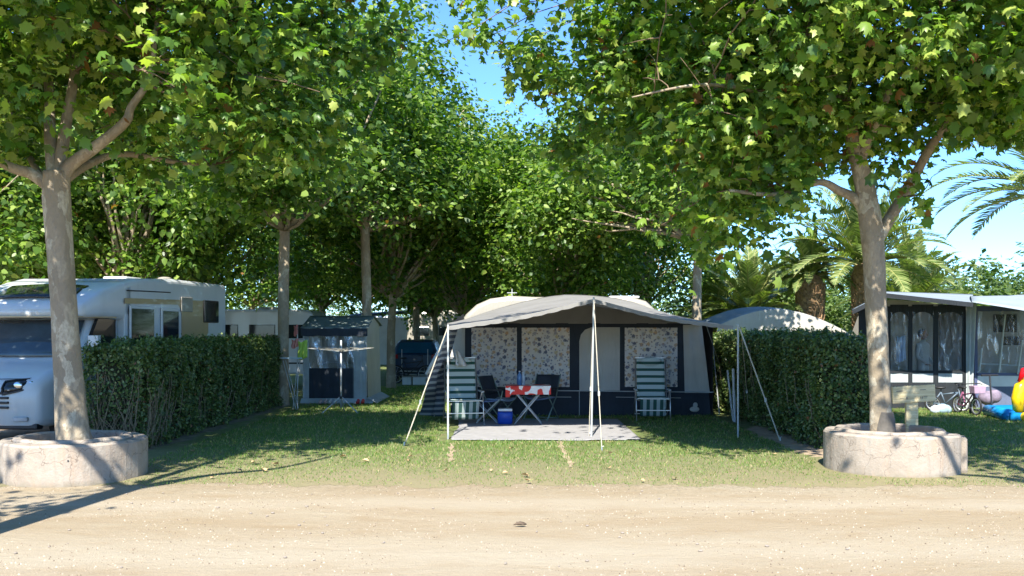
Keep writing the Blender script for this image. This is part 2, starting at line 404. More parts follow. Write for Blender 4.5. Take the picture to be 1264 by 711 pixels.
# lawn sheet: starts at the wavy road edge, gentle crown, reaches the far trees
def lawn_pt(u, v):
    x = -40+80*u; y0 = edge_y(x)+.07*math.sin(x*6.1+2*math.sin(x*2.3))+.06*math.sin(x*13+3*math.sin(x*4))*math.sin(x*1.1)+.035*math.sin(x*31+2*math.sin(x*9))
    y = y0+(v**2.2)*(90)
    return Vector((x, y, -.0105+.0225*min(1, (y-y0)/.35)))
g = MB(); g.sheet(lawn_pt, 2400, 60)
tag(g.build('lawn', M_LAWN), kind='structure')
# bare earth strips at the foot of the hedges
def strip(name, x0, x1, y0, y1, z, mat=M_SOIL):
    g = MB()
    def fn(u, v):
        y = y0+(y1-y0)*v
        wob = .14*hsh(y*2.1, x0)+.09*math.sin(y*17+u*3)*math.sin(y*41)
        taper = min(1, v*6, (1-v)*6)
        c = (x0+x1)/2
        hw = (x1-x0)/2*taper
        return Vector((c+(2*u-1)*hw+wob*(2*u-1), y, z+.02*math.sin(math.pi*u)))
    g.sheet(fn, 8, 420); return tag(g.build(name, mat), kind='structure')
strip('bare_earth_path', -6.5, -5.28, 13.4, 25, .010, simple('dark_litter_soil', (.16, .135, .08), .95, .5, 7, bump=.8))  # left strip uses a darker brown-green soil that blends with the turf
strip('bare_earth_path', 4.15, 5.6, 13.2, 19, .010)
# thin bare lines in the turf
for (xa, ya, xb, yb) in ((558, 548, 556, 572), (690, 546, 706, 578)):
    g = MB(); Da = 2214/(ya-HZ); Db = 2214/(yb-HZ)
    def fn(u, v):
        y = Da+(Db-Da)*v; x = X(xa, Da)+(X(xb, Db)-X(xa, Da))*v
        return Vector((x+(u-.5)*.07*(1+.5*math.sin(v*31))+.015*math.sin(v*17), y, .018))
    g.sheet(fn, 1, 40); tag(g.build('worn_earth_line', M_SOIL), kind='structure')
# lot under the motorhome: packed dirt
g = MB(); g.sheet(lambda u, v: Vector((-30+23.3*u+.2*hsh(v*9), 13.2+10*v, .017)), 6, 30)
tag(g.build('packed_earth_pitch', M_SOIL), kind='structure')

# grass blades
def grass(n, x0, x1, y0, y1, hmin, hmax, seedv, skip=None):
    r = np.random.default_rng(seedv)
    x = r.uniform(x0, x1, n); y = y0+(y1-y0)*r.uniform(0, 1, n)**1.6
    dens = .5+.5*np.sin(x*1.9+1.3*np.sin(y*1.1))*np.sin(y*2.3+x*.7)
    ed = 11.62-.012*x
    keep = (y > ed-.02+.10*np.sin(x*5+np.sin(x*13))-.25*(r.uniform(0, 1, n)**6)) & (r.uniform(0, 1, n) < .35+.65*dens) & (r.uniform(0, 1, n) < np.clip(.22+(y-ed)*.30, 0, 1))
    if skip is not None: keep &= ~skip(x, y)
    x = x[keep]; y = y[keep]; n = len(x)
    a = r.uniform(0, 2*np.pi, n); h = r.uniform(hmin, hmax, n)*(.6+.5*np.clip((y-11.5)/3, 0, 1.4)); wd = r.uniform(.003, .007, n)*(1+(y-11)*.07)
    lx = r.normal(0, .5, n)*h; ly = r.normal(0, .5, n)*h
    v = np.zeros((n, 3, 3)); z0 = .010
    v[:, 0] = np.stack([x-np.cos(a)*wd, y-np.sin(a)*wd, np.full(n, z0)], 1)
    v[:, 1] = np.stack([x+np.cos(a)*wd, y+np.sin(a)*wd, np.full(n, z0)], 1)
    v[:, 2] = np.stack([x+lx, y+ly, z0+h], 1)
    me = np_mesh('grass_blades', v.reshape(-1, 3), np.arange(3*n).reshape(n, 3))
    return tag(link_mesh('grass_blades', me, M_GRASS), 'short patchy green grass covering the pitches', 'grass', kind='stuff')
def np_mesh(name, V, Fc, mi=None):
    me = bpy.data.meshes.new(name); n = len(Fc); k = Fc.shape[1]
    me.vertices.add(len(V)); me.vertices.foreach_set('co', np.ascontiguousarray(V, dtype=np.float32).ravel())
    me.loops.add(n*k); me.loops.foreach_set('vertex_index', np.ascontiguousarray(Fc, dtype=np.int32).ravel())
    me.polygons.add(n); me.polygons.foreach_set('loop_start', np.arange(0, n*k, k, dtype=np.int32))
    me.polygons.foreach_set('loop_total', np.full(n, k, dtype=np.int32))
    if mi is not None: me.polygons.foreach_set('material_index', mi.astype(np.int32))
    me.update(calc_edges=True); me.validate(); return me
def skipf(x, y):
    m = (x > -1.2) & (x < 2.35) & (y > 16.1) & (y < 20.3)
    m |= ((x-(-5.41))**2+(y-12.3)**2 < .95**2) | ((x-4.93)**2+(y-12.95)**2 < .97**2)
    m |= (x < -5.0) & (y > 13.6); m |= (x > 4.2) & (x < 5.9) & (y > 13.5)
    return m
grass(420000, -9, 14, 11.35, 32, .015, .042, 3, skipf)

# ------------------------------------------------------------------ foliage machinery
LEAF_V = np.array([(0, .30, .03), (0, 0, 0), (.26, -.09, -.05), (.30, .12, -.01), (.56, .30, -.11), (.36, .43, -.03), (.36, .68, -.08), (.17, .68, -.01), (0, 1.0, -.12),
                   (-.17, .68, -.01), (-.36, .68, -.08), (-.36, .43, -.03), (-.56, .30, -.11), (-.30, .12, -.01), (-.26, -.09, -.05)])
LEAF_F = np.array([(0, i, i+1) for i in range(1, 14)]+[(0, 14, 1)])
LEAF2_V = np.array([(0, 0, 0), (.42, .18, -.06), (.30, .62, -.05), (0, 1, -.08), (-.30, .62, -.05), (-.42, .18, -.06)])
LEAF2_F = np.array([(0, 1, 2), (0, 2, 3), (0, 3, 4), (0, 4, 5)])
LEAFQ_V = np.array([(0, 0, 0), (.28, .45, -.03), (0, 1, 0), (-.28, .45, -.03)]); LEAFQ_F = np.array([(0, 1, 2), (0, 2, 3)])
def leaves_np(P, N, T, S, LV, LF):
    """P centres, N normals, T tip directions, S sizes"""
    N = N/np.linalg.norm(N, axis=1, keepdims=True)
    T = T-N*(T*N).sum(1, keepdims=True); T /= np.linalg.norm(T, axis=1, keepdims=True)+1e-9
    B = np.cross(T, N)
    zf = rng.uniform(-.6, 4.0, len(P))[:, None, None]; sq = rng.uniform(.7, 1.15, len(P))[:, None, None]
    V = P[:, None, :]+S[:, None, None]*(sq*LV[None, :, 0:1]*B[:, None, :]+(LV[None, :, 1:2]-.4)*T[:, None, :]+zf*LV[None, :, 2:3]*N[:, None, :])
    nv = len(LV); Fc = (LF[None]+nv*np.arange(len(P))[:, None, None]).reshape(-1, 3)
    return V.reshape(-1, 3), Fc
def inpoly(px, py, poly):
    inside = np.zeros(len(px), bool); n = len(poly)
    for i in range(n):
        x1, y1 = poly[i]; x2, y2 = poly[(i+1) % n]
        c = ((y1 > py) != (y2 > py))
        with np.errstate(divide='ignore', invalid='ignore'):
            xi = (x2-x1)*(py-y1)/((y2-y1) if y2 != y1 else 1e-9)+x1
        inside ^= c & (px < xi)
    return inside
def sample_crown(ells, n, r, shell=.35):
    vol = np.array([e[3]*e[4]*e[5] for e in ells]); idx = r.choice(len(ells), n, p=vol/vol.sum())
    E = np.array(ells)[idx]
    d = r.normal(size=(n, 3)); d /= np.linalg.norm(d, axis=1, keepdims=True)
    rad = r.uniform(shell**3, 1, n)**(1/3)
    return E[:, :3]+d*rad[:, None]*E[:, 3:6], d
# where the crowns let the sun through and where the sky shows between them
GAPS = [[(497, -60), (548, -60), (560, 60), (622, 88), (612, 150), (596, 182), (548, 190), (528, 140), (512, 100), (505, 40)],
        [(1152, 215), (1172, 186), (1300, 180), (1300, 345), (1125, 345), (1100, 308), (1150, 288)], [(1000, 222), (1040, 210), (1052, 250), (1005, 255)]]
WINDOW2 = [(1020, 150), (1180, 145), (1170, 200), (1115, 295), (1040, 262)]
WINDOW = [(50, 95), (215, 60), (225, 225), (30, 235)]
D1 = 12.35
def clear_view(P, jit, r):
    x = 632+F*P[:, 0]/np.maximum(P[:, 1], .5); y = HZ-F*(P[:, 2]-CH)/np.maximum(P[:, 1], .5)
    x = x+r.normal(0, jit, len(P)); y = y+r.normal(0, jit, len(P))
    g = np.zeros(len(P), bool)
    for q in GAPS: g |= inpoly(x, y, q)
    g |= inpoly(x, y, WINDOW2) & (P[:, 1] < 12.95) & (r.uniform(0, 1, len(P)) < .75)
    g |= inpoly(x, y, WINDOW) & (P[:, 1] < D1+.1) & (r.uniform(0, 1, len(P)) < .72)
    return ~g
def shade_keep(P, r):
    """fewer leaves where their shadow would fall on the sunny middle of the pitch and the road"""
    out = np.ones(len(P), bool)
    for z, zone in ((0, [(-4.6, 0), (4.95, 0), (4.8, 14.0), (3.0, 15.2), (2.5, 16.8), (2.2, 19.6), (-1.6, 19.6), (-2.0, 16), (-3.2, 14.9), (-4.4, 14.0)]),
                    (.3, [(-9, 10.5), (-4.9, 10.5), (-4.6, 12.6), (-9, 12.6)]), (.3, [(4.0, 10.0), (6.1, 10.0), (6.1, 12.9), (4.0, 12.9)])):
        gx = P[:, 0]+KX*(P[:, 2]-z); gy = P[:, 1]+KY*(P[:, 2]-z)
        ins = inpoly(gx+r.normal(0, .12, len(P)), gy+r.normal(0, .2, len(P)), zone)
        out &= ~(ins & (r.uniform(0, 1, len(P)) < .94))
    return out

def crown(name, parent, ells, nclump, per, rcl, size, lv, lf, mat, seedv, view=False, shade=False, flat=.75, droop=.35, off=Vector((0, 0, 0)), low=None, shell=.35, extra=None):
    r = np.random.default_rng(seedv)
    C, dC = sample_crown(ells, nclump, r, shell)
    if low is not None:
        k = C[:, 2] > low; C = C[k]; dC = dC[k]
    if view: k = clear_view(C, 12, r); C = C[k]; dC = dC[k]
    if shade: k = shade_keep(C, r); C = C[k]; dC = dC[k]
    if extra is not None: C = np.concatenate([C, np.array(extra)])
    C = C+r.normal(0, .22, C.shape)
    m = len(C); cnt = r.poisson(per*r.uniform(.35, 1.6, m))
    idx = np.repeat(np.arange(m), cnt); n = len(idx)
    q = r.normal(size=(n, 3)); rc = (rcl*r.uniform(.6, 1.3, m))[idx]
    P = C[idx]+q*rc[:, None]*np.array([.62, .62, .62*flat])
    if view: k = clear_view(P, 3, r); P = P[k]; q = q[k]; idx = idx[k]
    if shade: k = shade_keep(P, r) | (r.uniform(0, 1, len(P)) < .2); P = P[k]; q = q[k]; idx = idx[k]
    n = len(P)
    out = q/np.linalg.norm(q, axis=1, keepdims=True)
    N = np.array([0, -.1, 1.0])*.8+out*.5+r.normal(0, .5, (n, 3))
    T = out*np.array([1, 1, .4])+np.array([0, 0, -droop])+r.normal(0, .5, (n, 3))
    S = size*(.45+.9*r.uniform(0, 1, n)**.8)
    V, Fc = leaves_np(P, N, T, S, lv, lf)
    V = V-np.array(off)
    me = np_mesh(name, V, Fc)
    return link_mesh(name, me, mat, parent), C

def limb(mb, a, b, r0, r1, bend=.2, seg=8, n=7, up=.3, rr=random):
    a = Vector(a); b = Vector(b); d = b-a; side = Vector((rr.uniform(-1, 1), rr.uniform(-1, 1), up)).normalized()*d.length*bend
    pts = []; rs = []
    for i in range(n+1):
        t = i/n
        p = a.lerp(b, t)+side*math.sin(math.pi*t)*.6+Vector((rr.gauss(0, 1), rr.gauss(0, 1), rr.gauss(0, 1)))*d.length*.012*(0 < i < n)
        pts.append(p); rs.append(r0+(r1-r0)*t**.8)
    mb.tube(pts, rs, seg); return pts

def trunk_tube(pts, rs, seg=20, seedv=1):
    """trunk with slightly irregular section"""
    rr = random.Random(seedv); P = [Vector(p) for p in pts]
    # resample
    Q = []; RR = []
    for i in range(len(P)-1):
        for k in range(5):
            t = k/5; Q.append(P[i].lerp(P[i+1], t)); RR.append(rs[i]+(rs[i+1]-rs[i])*t)
    Q.append(P[-1]); RR.append(rs[-1]); vs = []; ph = rr.uniform(0, 6)
    for j, (p, r_) in enumerate(zip(Q, RR)):
        for k in range(seg):
            a = 2*math.pi*k/seg
            q = r_*(1+.05*math.sin(3*a+ph+j*.21)+.035*math.sin(5*a-j*.37)+.02*rr.uniform(-1, 1))
            vs.append(p+Vector((math.cos(a)*q, math.sin(a)*q, 0)))
    fs = [(j*seg+k, j*seg+(k+1) % seg, (j+1)*seg+(k+1) % seg, (j+1)*seg+k) for j in range(len(Q)-1) for k in range(seg)]
    fs.append(tuple((len(Q)-1)*seg+k for k in range(seg)))
    m = MB(); m.add(vs, fs); return m

# ------------------------------------------------------------------ the two trees in planters (unique), and the two across the track beside the camera
def hero_tree(base, label, trunk_pts, trunk_r, limbs, ells, seedv, nclump, per=70, view=True, shade=True, size=.155, low=3.0, rcl=.55, group=None, extra=None):
    t = empty('plane_tree', base, label, 'tree', group=group)
    mb = trunk_tube(trunk_pts, trunk_r, 20, seedv)
    mb.build('trunk', M_BARK, t, smooth=True)
    cr, C = crown('crown', t, ells, nclump, per, rcl, size, LEAF_V, LEAF_F, M_LEAF, seedv, view, shade, off=Vector(base), low=low, extra=extra)
    lm = MB(); rr = random.Random(seedv); ends = []
    for (a, mids, r0, r1) in limbs:
        pts = [Vector(a)]+[Vector(p) for p in mids]
        sm = []
        for i in range(len(pts)-1):
            p0 = pts[max(i-1, 0)]; p1 = pts[i]; p2 = pts[i+1]; p3 = pts[min(i+2, len(pts)-1)]
            for k in range(5):
                s = k/5; sm.append(.5*((2*p1)+(p2-p0)*s+(2*p0-5*p1+4*p2-p3)*s*s+(3*p1-p0-3*p2+p3)*s**3))
        sm.append(pts[-1]); n = len(sm)
        lm.tube(sm, [r0+(r1-r0)*(i/(n-1))**.9 for i in range(n)], 10)
        ends += [(p, r0+(r1-r0)*(i/(n-1))) for i, p in enumerate(sm) if i > 3]
    lm.build('limbs', M_BARK, t, smooth=True)
    tw = MB()
    Cl = [Vector(c) for c in C]; rr.shuffle(Cl)
    for c in Cl[:150]:
        p, rad = min(ends, key=lambda e: (e[0]-c).length)
        if (p-c).length > 3.2: continue
        pts = limb(tw, p, c, min(.03, rad*.5), .006, .15, 5, 6, .4, rr)
        for _ in range(2):
            q = pts[rr.randint(2, 5)]; limb(tw, q, q+Vector((rr.uniform(-.6, .6), rr.uniform(-.6, .6), rr.uniform(-.3, .5))), .009, .003, .1, 4, 3, .2, rr)
    tw.build('twigs', M_TWIG, t, smooth=True)
    return t
D1 = 12.35
LT = lambda x, y, dy=0: W(x, y, D1+dy)
hero_tree((-5.41, D1, .3), 'plane tree leaning left out of the left concrete ring planter', [LT(92, 552), LT(89, 530), LT(86, 470), LT(80, 390), LT(73, 300), LT(69, 240), LT(70, 212)],
          [.225, .195, .17, .155, .155, .165, .155],
          [(LT(72, 232), [LT(86, 205), LT(120, 180, -.1), LT(155, 150, -.2), LT(162, 132, -.2), LT(185, 95, -.3), (LT(192, 40, -.3)), LT(200, -30)], .095, .018),
           (LT(70, 232), [LT(82, 150, .2), LT(92, 90, .3), LT(95, 20, .4), LT(90, -60, .5)], .085, .03),
           (LT(72, 228), [LT(105, 205, .4), LT(150, 190, .9), LT(215, 200, 1.5), LT(260, 205, 2.2)], .07, .02),
           (LT(68, 235), [LT(40, 215, 0), LT(10, 205, -.2), LT(-50, 170, -.3), LT(-140, 120, 0)], .095, .03),
           (LT(68, 228), [LT(62, 170, .2), LT(60, 100, .6), LT(50, 20, .9), LT(40, -70, 1.3)], .09, .03),
           (LT(66, 240), [LT(40, 200, .5), LT(20, 150, 1.2), LT(0, 100, 2.0)], .06, .02)],
          [(-5.3, 12.6, 6.0, 4.1, 3.6, 2.1), (-3.6, 12.6, 5.6, 2.5, 2.6, 1.6), (-7.6, 12.4, 5.8, 2.6, 2.6, 1.8), (-5.5, 12.4, 7.6, 3.2, 3, 1.8), (-9.0, 11.0, 5.4, 2.4, 2.2, 1.3), (-1.9, 12.9, 6.3, 1.7, 2.0, 1.5)], 21, 560, 88, low=3.7, size=.135, rcl=.46)  # outer left lobe, out of view, added to shade the motorhome
D2 = 12.95
RT = lambda x, y, dy=0: W(x, y, D2+dy)
hero_tree((4.82, D2, .3), 'plane tree with a scarred foot in the right concrete ring planter', [RT(1089, 548), RT(1088, 530), RT(1086, 470), RT(1083, 400), RT(1079, 320), RT(1073, 270), RT(1066, 225), RT(1058, 190)],
          [.15, .14, .13, .132, .138, .145, .125, .105],
          [(RT(1076, 290), [RT(1060, 250), RT(1035, 235, -.1), RT(1010, 225, -.2), RT(960, 240, -.5), RT(900, 235, -.8)], .085, .02),
           (RT(1066, 225), [RT(1055, 180), RT(1040, 120, .1), RT(1010, 60, .3), RT(980, -10, .5), RT(960, -80, .6)], .11, .03),
           (RT(1080, 300), [RT(1110, 250, .1), RT(1130, 215, .1), RT(1155, 172, 0), RT(1200, 120, -.2), RT(1260, 60, -.3), RT(1300, -20, -.3)], .085, .03),
           (RT(1060, 200), [RT(1085, 140, -.2), RT(1110, 80, -.3), RT(1130, 0, -.3), RT(1130, -80, -.3)], .075, .025),
           (RT(1050, 165), [RT(990, 130, -.3), RT(920, 110, -.8), RT(860, 105, -1.2), RT(780, 120, -1.5)], .06, .007),
           (RT(1040, 130), [RT(980, 60, .5), RT(900, 20, 1.2), RT(800, -10, 1.8)], .06, .02)],
          [(4.4, 12.6, 6.0, 4.2, 3.4, 2.0), (1.8, 12.6, 5.4, 2.6, 2.4, 1.75), (6.6, 12.6, 5.9, 3.0, 2.6, 1.7), (4.4, 12.6, 7.7, 3.3, 3, 1.8), (2.6, 12.9, 4.1, 1.7, 1.8, 1.0), (.7, 12.6, 5.0, 1.6, 1.5, 1.1), (.9, 15.2, 6.7, 2.1, 1.3, 1.3), (1.1, 15.3, 5.5, 1.7, 1.2, 1.1), (1.1, 15.3, 5.5, 1.7, 1.2, 1.1), (1.6, 12.7, 3.9, 1.3, 1.4, .9), (4.9, 12.4, 4.3, 2.2, 1.3, .8)], 33, 720, 88, low=2.85, size=.135, rcl=.46, extra=[(5.1, 12.7, 4.0), (5.2, 12.6, 3.55), (5.05, 12.6, 3.75), (5.4, 12.6, 4.2), (4.3, 12.5, 4.25), (3.8, 12.5, 4.0), (4.0, 12.7, 3.7), (3.4, 12.5, 3.75), (2.9, 12.5, 3.4), (2.5, 12.5, 3.1), (2.2, 12.6, 3.3), (3.2, 12.6, 3.5)])

def near_tree(base, seedv, label, sx, nc, ox):
    bx, by = base
    P = lambda dx, dy, z: (bx+dx, by+dy, z)
    hero_tree((bx, by, 0), label, [P(0, 0, -.05), P(0, 0, .4), P(.02, 0, 1.5), P(.0, .05, 3.2), P(0, .05, 4.5)], [.24, .2, .17, .165, .17],
              [(P(0, 0, 4.35), [P(.6, .2, 5.2), P(1.2, .4, 5.6), P(1.6, .6, 7)], .1, .03), (P(0, 0, 4.35), [P(-.6, -.2, 5.2), P(-1.2, -.4, 5.8), P(-1.8, -.6, 7)], .1, .03),
               (P(0, 0, 4.35), [P(.1, .7, 5.3), P(.2, 1.5, 5.8), P(.2, 2.3, 6.8)], .09, .03), (P(0, 0, 4.35), [P(0, -.7, 5.3), P(-.2, -1.4, 5.8), P(-.1, -2, 7)], .09, .03)],
              [(bx+sx*ox, by-.3, 6.1, 2.9, 2.5, 1.3), (bx+sx*ox, by-.3, 6.8, 2.2, 2.2, 1.0)], seedv, nc, 66, low=4.75, size=.14, view=True, shade=True)
near_tree((-4.98, 7.2), 51, 'plane tree on the camera side of the track, its leaves in the top left corner', -1, 125, .8)
near_tree((5.8, 7.4), 52, 'plane tree on the camera side of the track, its leaves in the top right corner', 1, 95, 1.0)

# ------------------------------------------------------------------ background plane trees: three kinds, copied
def bg_kind(seedv, h, rad, nclump, per, low):
    t = empty('plane_tree', (0, 0, 0), 'x', 'tree', group='plane trees between the pitches behind')
    rr = random.Random(seedv)
    lean = rr.uniform(-.25, .25) if seedv != 104 else .03
    fz = low-.1
    trunk_tube([(0, 0, -.1), (.0, 0, .5), (lean*.4, 0, fz*.6), (lean, .05, fz), (lean*1.4, .1, fz+(h-fz)*.6)], [.17, .14, .125, .12, .04], 12, seedv).build('trunk', M_BARK, t, local=True, smooth=True)
    ells = [(0, 0, low+(h-low)*.45, rad, rad, (h-low)*.5), (rr.uniform(-1, 1), rr.uniform(-1, 1), low+(h-low)*.7, rad*.75, rad*.75, (h-low)*.38)]
    ells[0] = (0, 0, low+(h-low)*.4, rad*.85, rad*.85, (h-low)*.42)
    if seedv == 104: ells += [(.3, -2.6, low+1.2, 2.3, 2.2, 1.5), (.6, -3.7, low+.9, 1.8, 1.3, .9), (.6, -3.7, low+.9, 1.8, 1.3, .9), (.2, -3.7, low+.9, 2.2, 1.3, .9), (.6, -3.5, low+.9, 1.8, 1.3, .9)]  # extra lobes toward the camera, added so the crown shades the small tent
    for _ in range(9):
        a = rr.uniform(0, 6.28); ells.append((math.cos(a)*rad*.6, math.sin(a)*rad*.6, low+(h-low)*rr.uniform(.15, .4), rad*rr.uniform(.3, .5), rad*rr.uniform(.3, .5), (h-low)*rr.uniform(.12, .24)) if _ < 5 else (math.cos(a)*rad*.5, math.sin(a)*rad*.5, low+(h-low)*rr.uniform(.6, 1.0), rad*.3, rad*.3, (h-low)*.18))
    cr, C = crown('crown', t, ells, nclump, per, .55, .145, LEAF2_V, LEAF2_F, M_LEAF_FAR, seedv, low=low+.1, shell=.5)
    lm = MB()
    for c in [Vector(c) for c in C[:26]]: limb(lm, (lean, .05, fz-.1), c, .06, .012, .15, 6, 6, .2, rr)
    lm.build('limbs', M_BARK, t, local=True, smooth=True)
    return t
kinds = [bg_kind(101, 9.0, 3.4, 360, 62, 2.9), bg_kind(102, 8.2, 3.1, 330, 62, 2.7), bg_kind(103, 9.6, 3.6, 360, 62, 3.0), bg_kind(104, 9.8, 3.3, 430, 66, 4.7)]
BG = [  # pixel x of the trunk foot, depth, kind, scale, label
 (349, 23.7, 3, 1.0, 'dark trunked plane tree rising at the end of the left hedge'),
 (453, 27.5, 3, 1.05, 'plane tree with a pale sunlit trunk just behind the small tent'),
 (483, 31, 2, 1.0, 'plane tree with a brown mottled trunk left of the blue car'),
 (403, 37, 1, 1.0, 'thin dark plane tree seen between white caravan and small tent'),
 (515, 38, 0, 1.0, 'first dark plane trunk behind the roof of the blue car'),
 (540, 42, 1, 1.0, 'plane tree rising far behind the right side of the blue car'),
 (575, 33, 2, .86, 'plane tree behind the left end of the cream caravan'),
 (860, 25.5, 3, .92, 'grey trunked plane tree behind the right end of the striped canopy'),
 (240, 29, 2, 1.0, 'plane tree behind the rear half of the motorhome'),
 (150, 24.5, 1, 1.0, 'plane tree behind the cab of the motorhome'),
 (20, 27, 0, 1.05, 'plane tree behind the motorhome at the left edge'),
 (-80, 22, 2, 1.0, 'plane tree half out of frame left behind the motorhome'),
 (690, 30, 0, .90, 'plane tree behind the middle of the cream caravan'),
 (790, 33, 2, .92, 'plane tree behind the right end of the cream caravan'),
 (640, 40, 1, 1.1, 'plane tree showing under the sky gap far behind'),
 (310, 42, 0, 1.1, 'plane tree far behind the white caravan roof'),
 (180, 40, 1, 1.1, 'plane tree far behind the motorhome roof'),
 (60, 44, 2, 1.1, 'plane tree far back at the left behind two others'),
 (450, 48, 0, 1.1, 'plane tree far back between the pale and the brown trunk'),
 (740, 46, 2, 1.1, 'plane tree far back left of the grey trunk'),
 (560, 52, 2, 1.0, 'farthest plane tree in the gap above the blue car'),
]
used = set()
for i, (px, D, k, s, lab) in enumerate(BG):
    o = kinds[k] if k not in used else copy_tree(kinds[k]); used.add(k)
    o.location = (X(px, D), D, 0); o.rotation_euler = (0, 0, (i*2.399) % 6.28); o.scale = (s, s, s*(.93+.03*(i % 5))); o['label'] = lab

# hazy distant line of trees closing the view
def bush_kind(seedv, h, rad):
    t = empty('broadleaf_tree', (0, 0, 0), 'x', 'tree', group='bushy trees closing the view')
    trunk_tube([(0, 0, -.1), (0, 0, h*.4)], [.16, .1], 8, seedv).build('trunk', M_BARK_DARK, t, local=True, smooth=True)
    rr = random.Random(seedv)
    ells = [(0, 0, h*.5, rad, rad, h*.5)]+[(rr.uniform(-1, 1)*rad*.7, rr.uniform(-1, 1)*rad*.7, h*rr.uniform(.3, .85), rad*.45, rad*.45, h*.2) for _ in range(5)]
    crown('crown', t, ells, 260, 30, .55, .24, LEAFQ_V, LEAFQ_F, M_LEAF_BUSH, seedv, low=.2, shell=.6)
    return t
bk = [bush_kind(201, 4.6, 3.4), bush_kind(202, 5.4, 3.8)]
n = 0
spots = [(-420+i*88, 60+(i*37) % 17, i % 2) for i in range(23)]+[(930, 40, 0), (1010, 43, 1), (1090, 38, 0), (1180, 48, 1), (1230, 42, 0), (1290, 50, 1), (1150, 62, 0), (1350, 44, 0)]
for i, (px, D, k) in enumerate(spots):
    o = bk[k] if i < 2 else copy_tree(bk[k])
    s = .85+.08*((i*7) % 5)
    o.location = (X(px, D), D, 0); o.rotation_euler = (0, 0, i*1.7); o.scale = (s, s, s*.9)
    o['label'] = 'pale bushy tree in the line closing the view at the back'
# ------------------------------------------------------------------ palms
def palm_kind(seedv, th, tr, nf, fl, droop=1.0):
    t = empty('palm_tree', (0, 0, 0), 'x', 'palm', group='date palms behind the right hedge')
    rr = random.Random(seedv); mb = MB()
    # scaly trunk: rings of leaf-base scales
    mb.tube([(0, 0, -.1), (0, 0, th*.4), (0, 0, th), (0, 0, th+.35)], [tr*.85, tr*.82, tr*1.05, tr*.5], 16)
    nr = int(th/.11)
    for j in range(nr):
        z = .05+j*.11; rad = tr*(.84+.2*(j/nr))
        for k in range(11):
            a = 2*math.pi*(k+.5*(j % 2))/11+.1*rr.random()
            c = Vector((math.cos(a)*rad, math.sin(a)*rad, z))
            rt = Matrix.Rotation(a, 3, 'Z') @ Matrix.Rotation(R(28), 3, 'Y')
            mb.box(c, (.09, .17, .16), 0, rt, .55)
    mb.build('trunk', M_PALMTRUNK, t, local=True)
    V = []; Fc = []; ra = MB()
    for i in range(nf):
        az = i*2.39996+rr.uniform(-.2, .2); el = R(84-84*(i/nf)**1.0+rr.uniform(-6, 6)); ln = fl*rr.uniform(.85, 1.1)
        d = Vector((math.cos(az)*math.cos(el), math.sin(az)*math.cos(el), math.sin(el)))
        p = Vector((0, 0, th+.2)); pts = [p.copy()]; N = 16; dirs = [d.copy()]
        for s in range(N):
            p = p+d*(ln/N); pts.append(p.copy())
            d = (d+Vector((0, 0, -.095*droop*(.35+1.2*s/N)))).normalized(); dirs.append(d.copy())
        ra.tube(pts, [.028*(1-j/(N+2))+.003 for j in range(N+1)], 5)
        for j in range(46):
            u = .12+.88*j/46; f = u*N; k = min(int(f), N-1); q = pts[k].lerp(pts[k+1], f-k); dd = dirs[k]
            side = dd.cross(Vector((0, 0, 1))); side = side.normalized() if side.length > .05 else Vector((math.sin(az), -math.cos(az), 0))
            upv = side.cross(dd)
            L_ = .46*math.sin(math.pi*min(1, .12+u*.92))**.6*fl/2.6
            for sgn in (-1, 1):
                ld = (side*sgn*.8+dd*.75+upv*.35+Vector((rr.gauss(0, .07), rr.gauss(0, .07), rr.gauss(0, .07)-.1))).normalized()
                wv = dd*.036
                m_ = q+ld*L_*.55; e = q+ld*L_+Vector((0, 0, -.10*L_))
                b = len(V); V += [q-wv*.6, q+wv*.6, m_+wv, e, m_-wv]; Fc += [(b, b+1, b+2), (b, b+2, b+4), (b+4, b+2, b+3)]
    ra.build('frond_stems', M_FROND, t, local=True, smooth=True)
    me = np_mesh('fronds', np.array([tuple(v) for v in V]), np.array(Fc)); link_mesh('fronds', me, M_PALM, t)
    return t
M_PALMTRUNK = simple('palm_trunk_scales', (.30, .19, .10), .9, .45, 7, bump=.5)
M_FROND = simple('frond_stem', (.30, .30, .10), .5, .2, 5)
pk = [palm_kind(301, 3.6, .33, 50, 3.1), palm_kind(302, 2.0, .42, 48, 2.5), palm_kind(303, 4.9, .3, 44, 3.2, 1.0), palm_kind(304, 3.3, .42, 34, 1.7, 1.1)]
PL = [(1066, 31, 0, 1.0, 'tall date palm with wide fronds right of the right planter tree trunk'), (925, 33, 1, 1.0, 'low round date palm behind the grey awning roof'),
      (1000, 32, 3, 1.0, 'date palm with a thick scaly orange trunk behind the hedge'), (1128, 35, 1, 1.15, 'short upright date palm in front of the far trees at right'),
      (1306, 24.5, 2, 1.0, 'date palm outside the right edge with fronds reaching over the sky'),
      (960, 40, 1, 1.1, 'date palm seen between two nearer palms at the back'), (880, 36, 1, 1.0, 'low date palm beside the grey plane trunk')]
up = set()
for i, (px, D, k, s, lab) in enumerate(PL):
    o = pk[k] if k not in up else copy_tree(pk[k]); up.add(k)
    o.location = (X(px, D), D, 0); o.rotation_euler = (0, 0, i*1.1+.4); o.scale = (s,)*3; o['label'] = lab

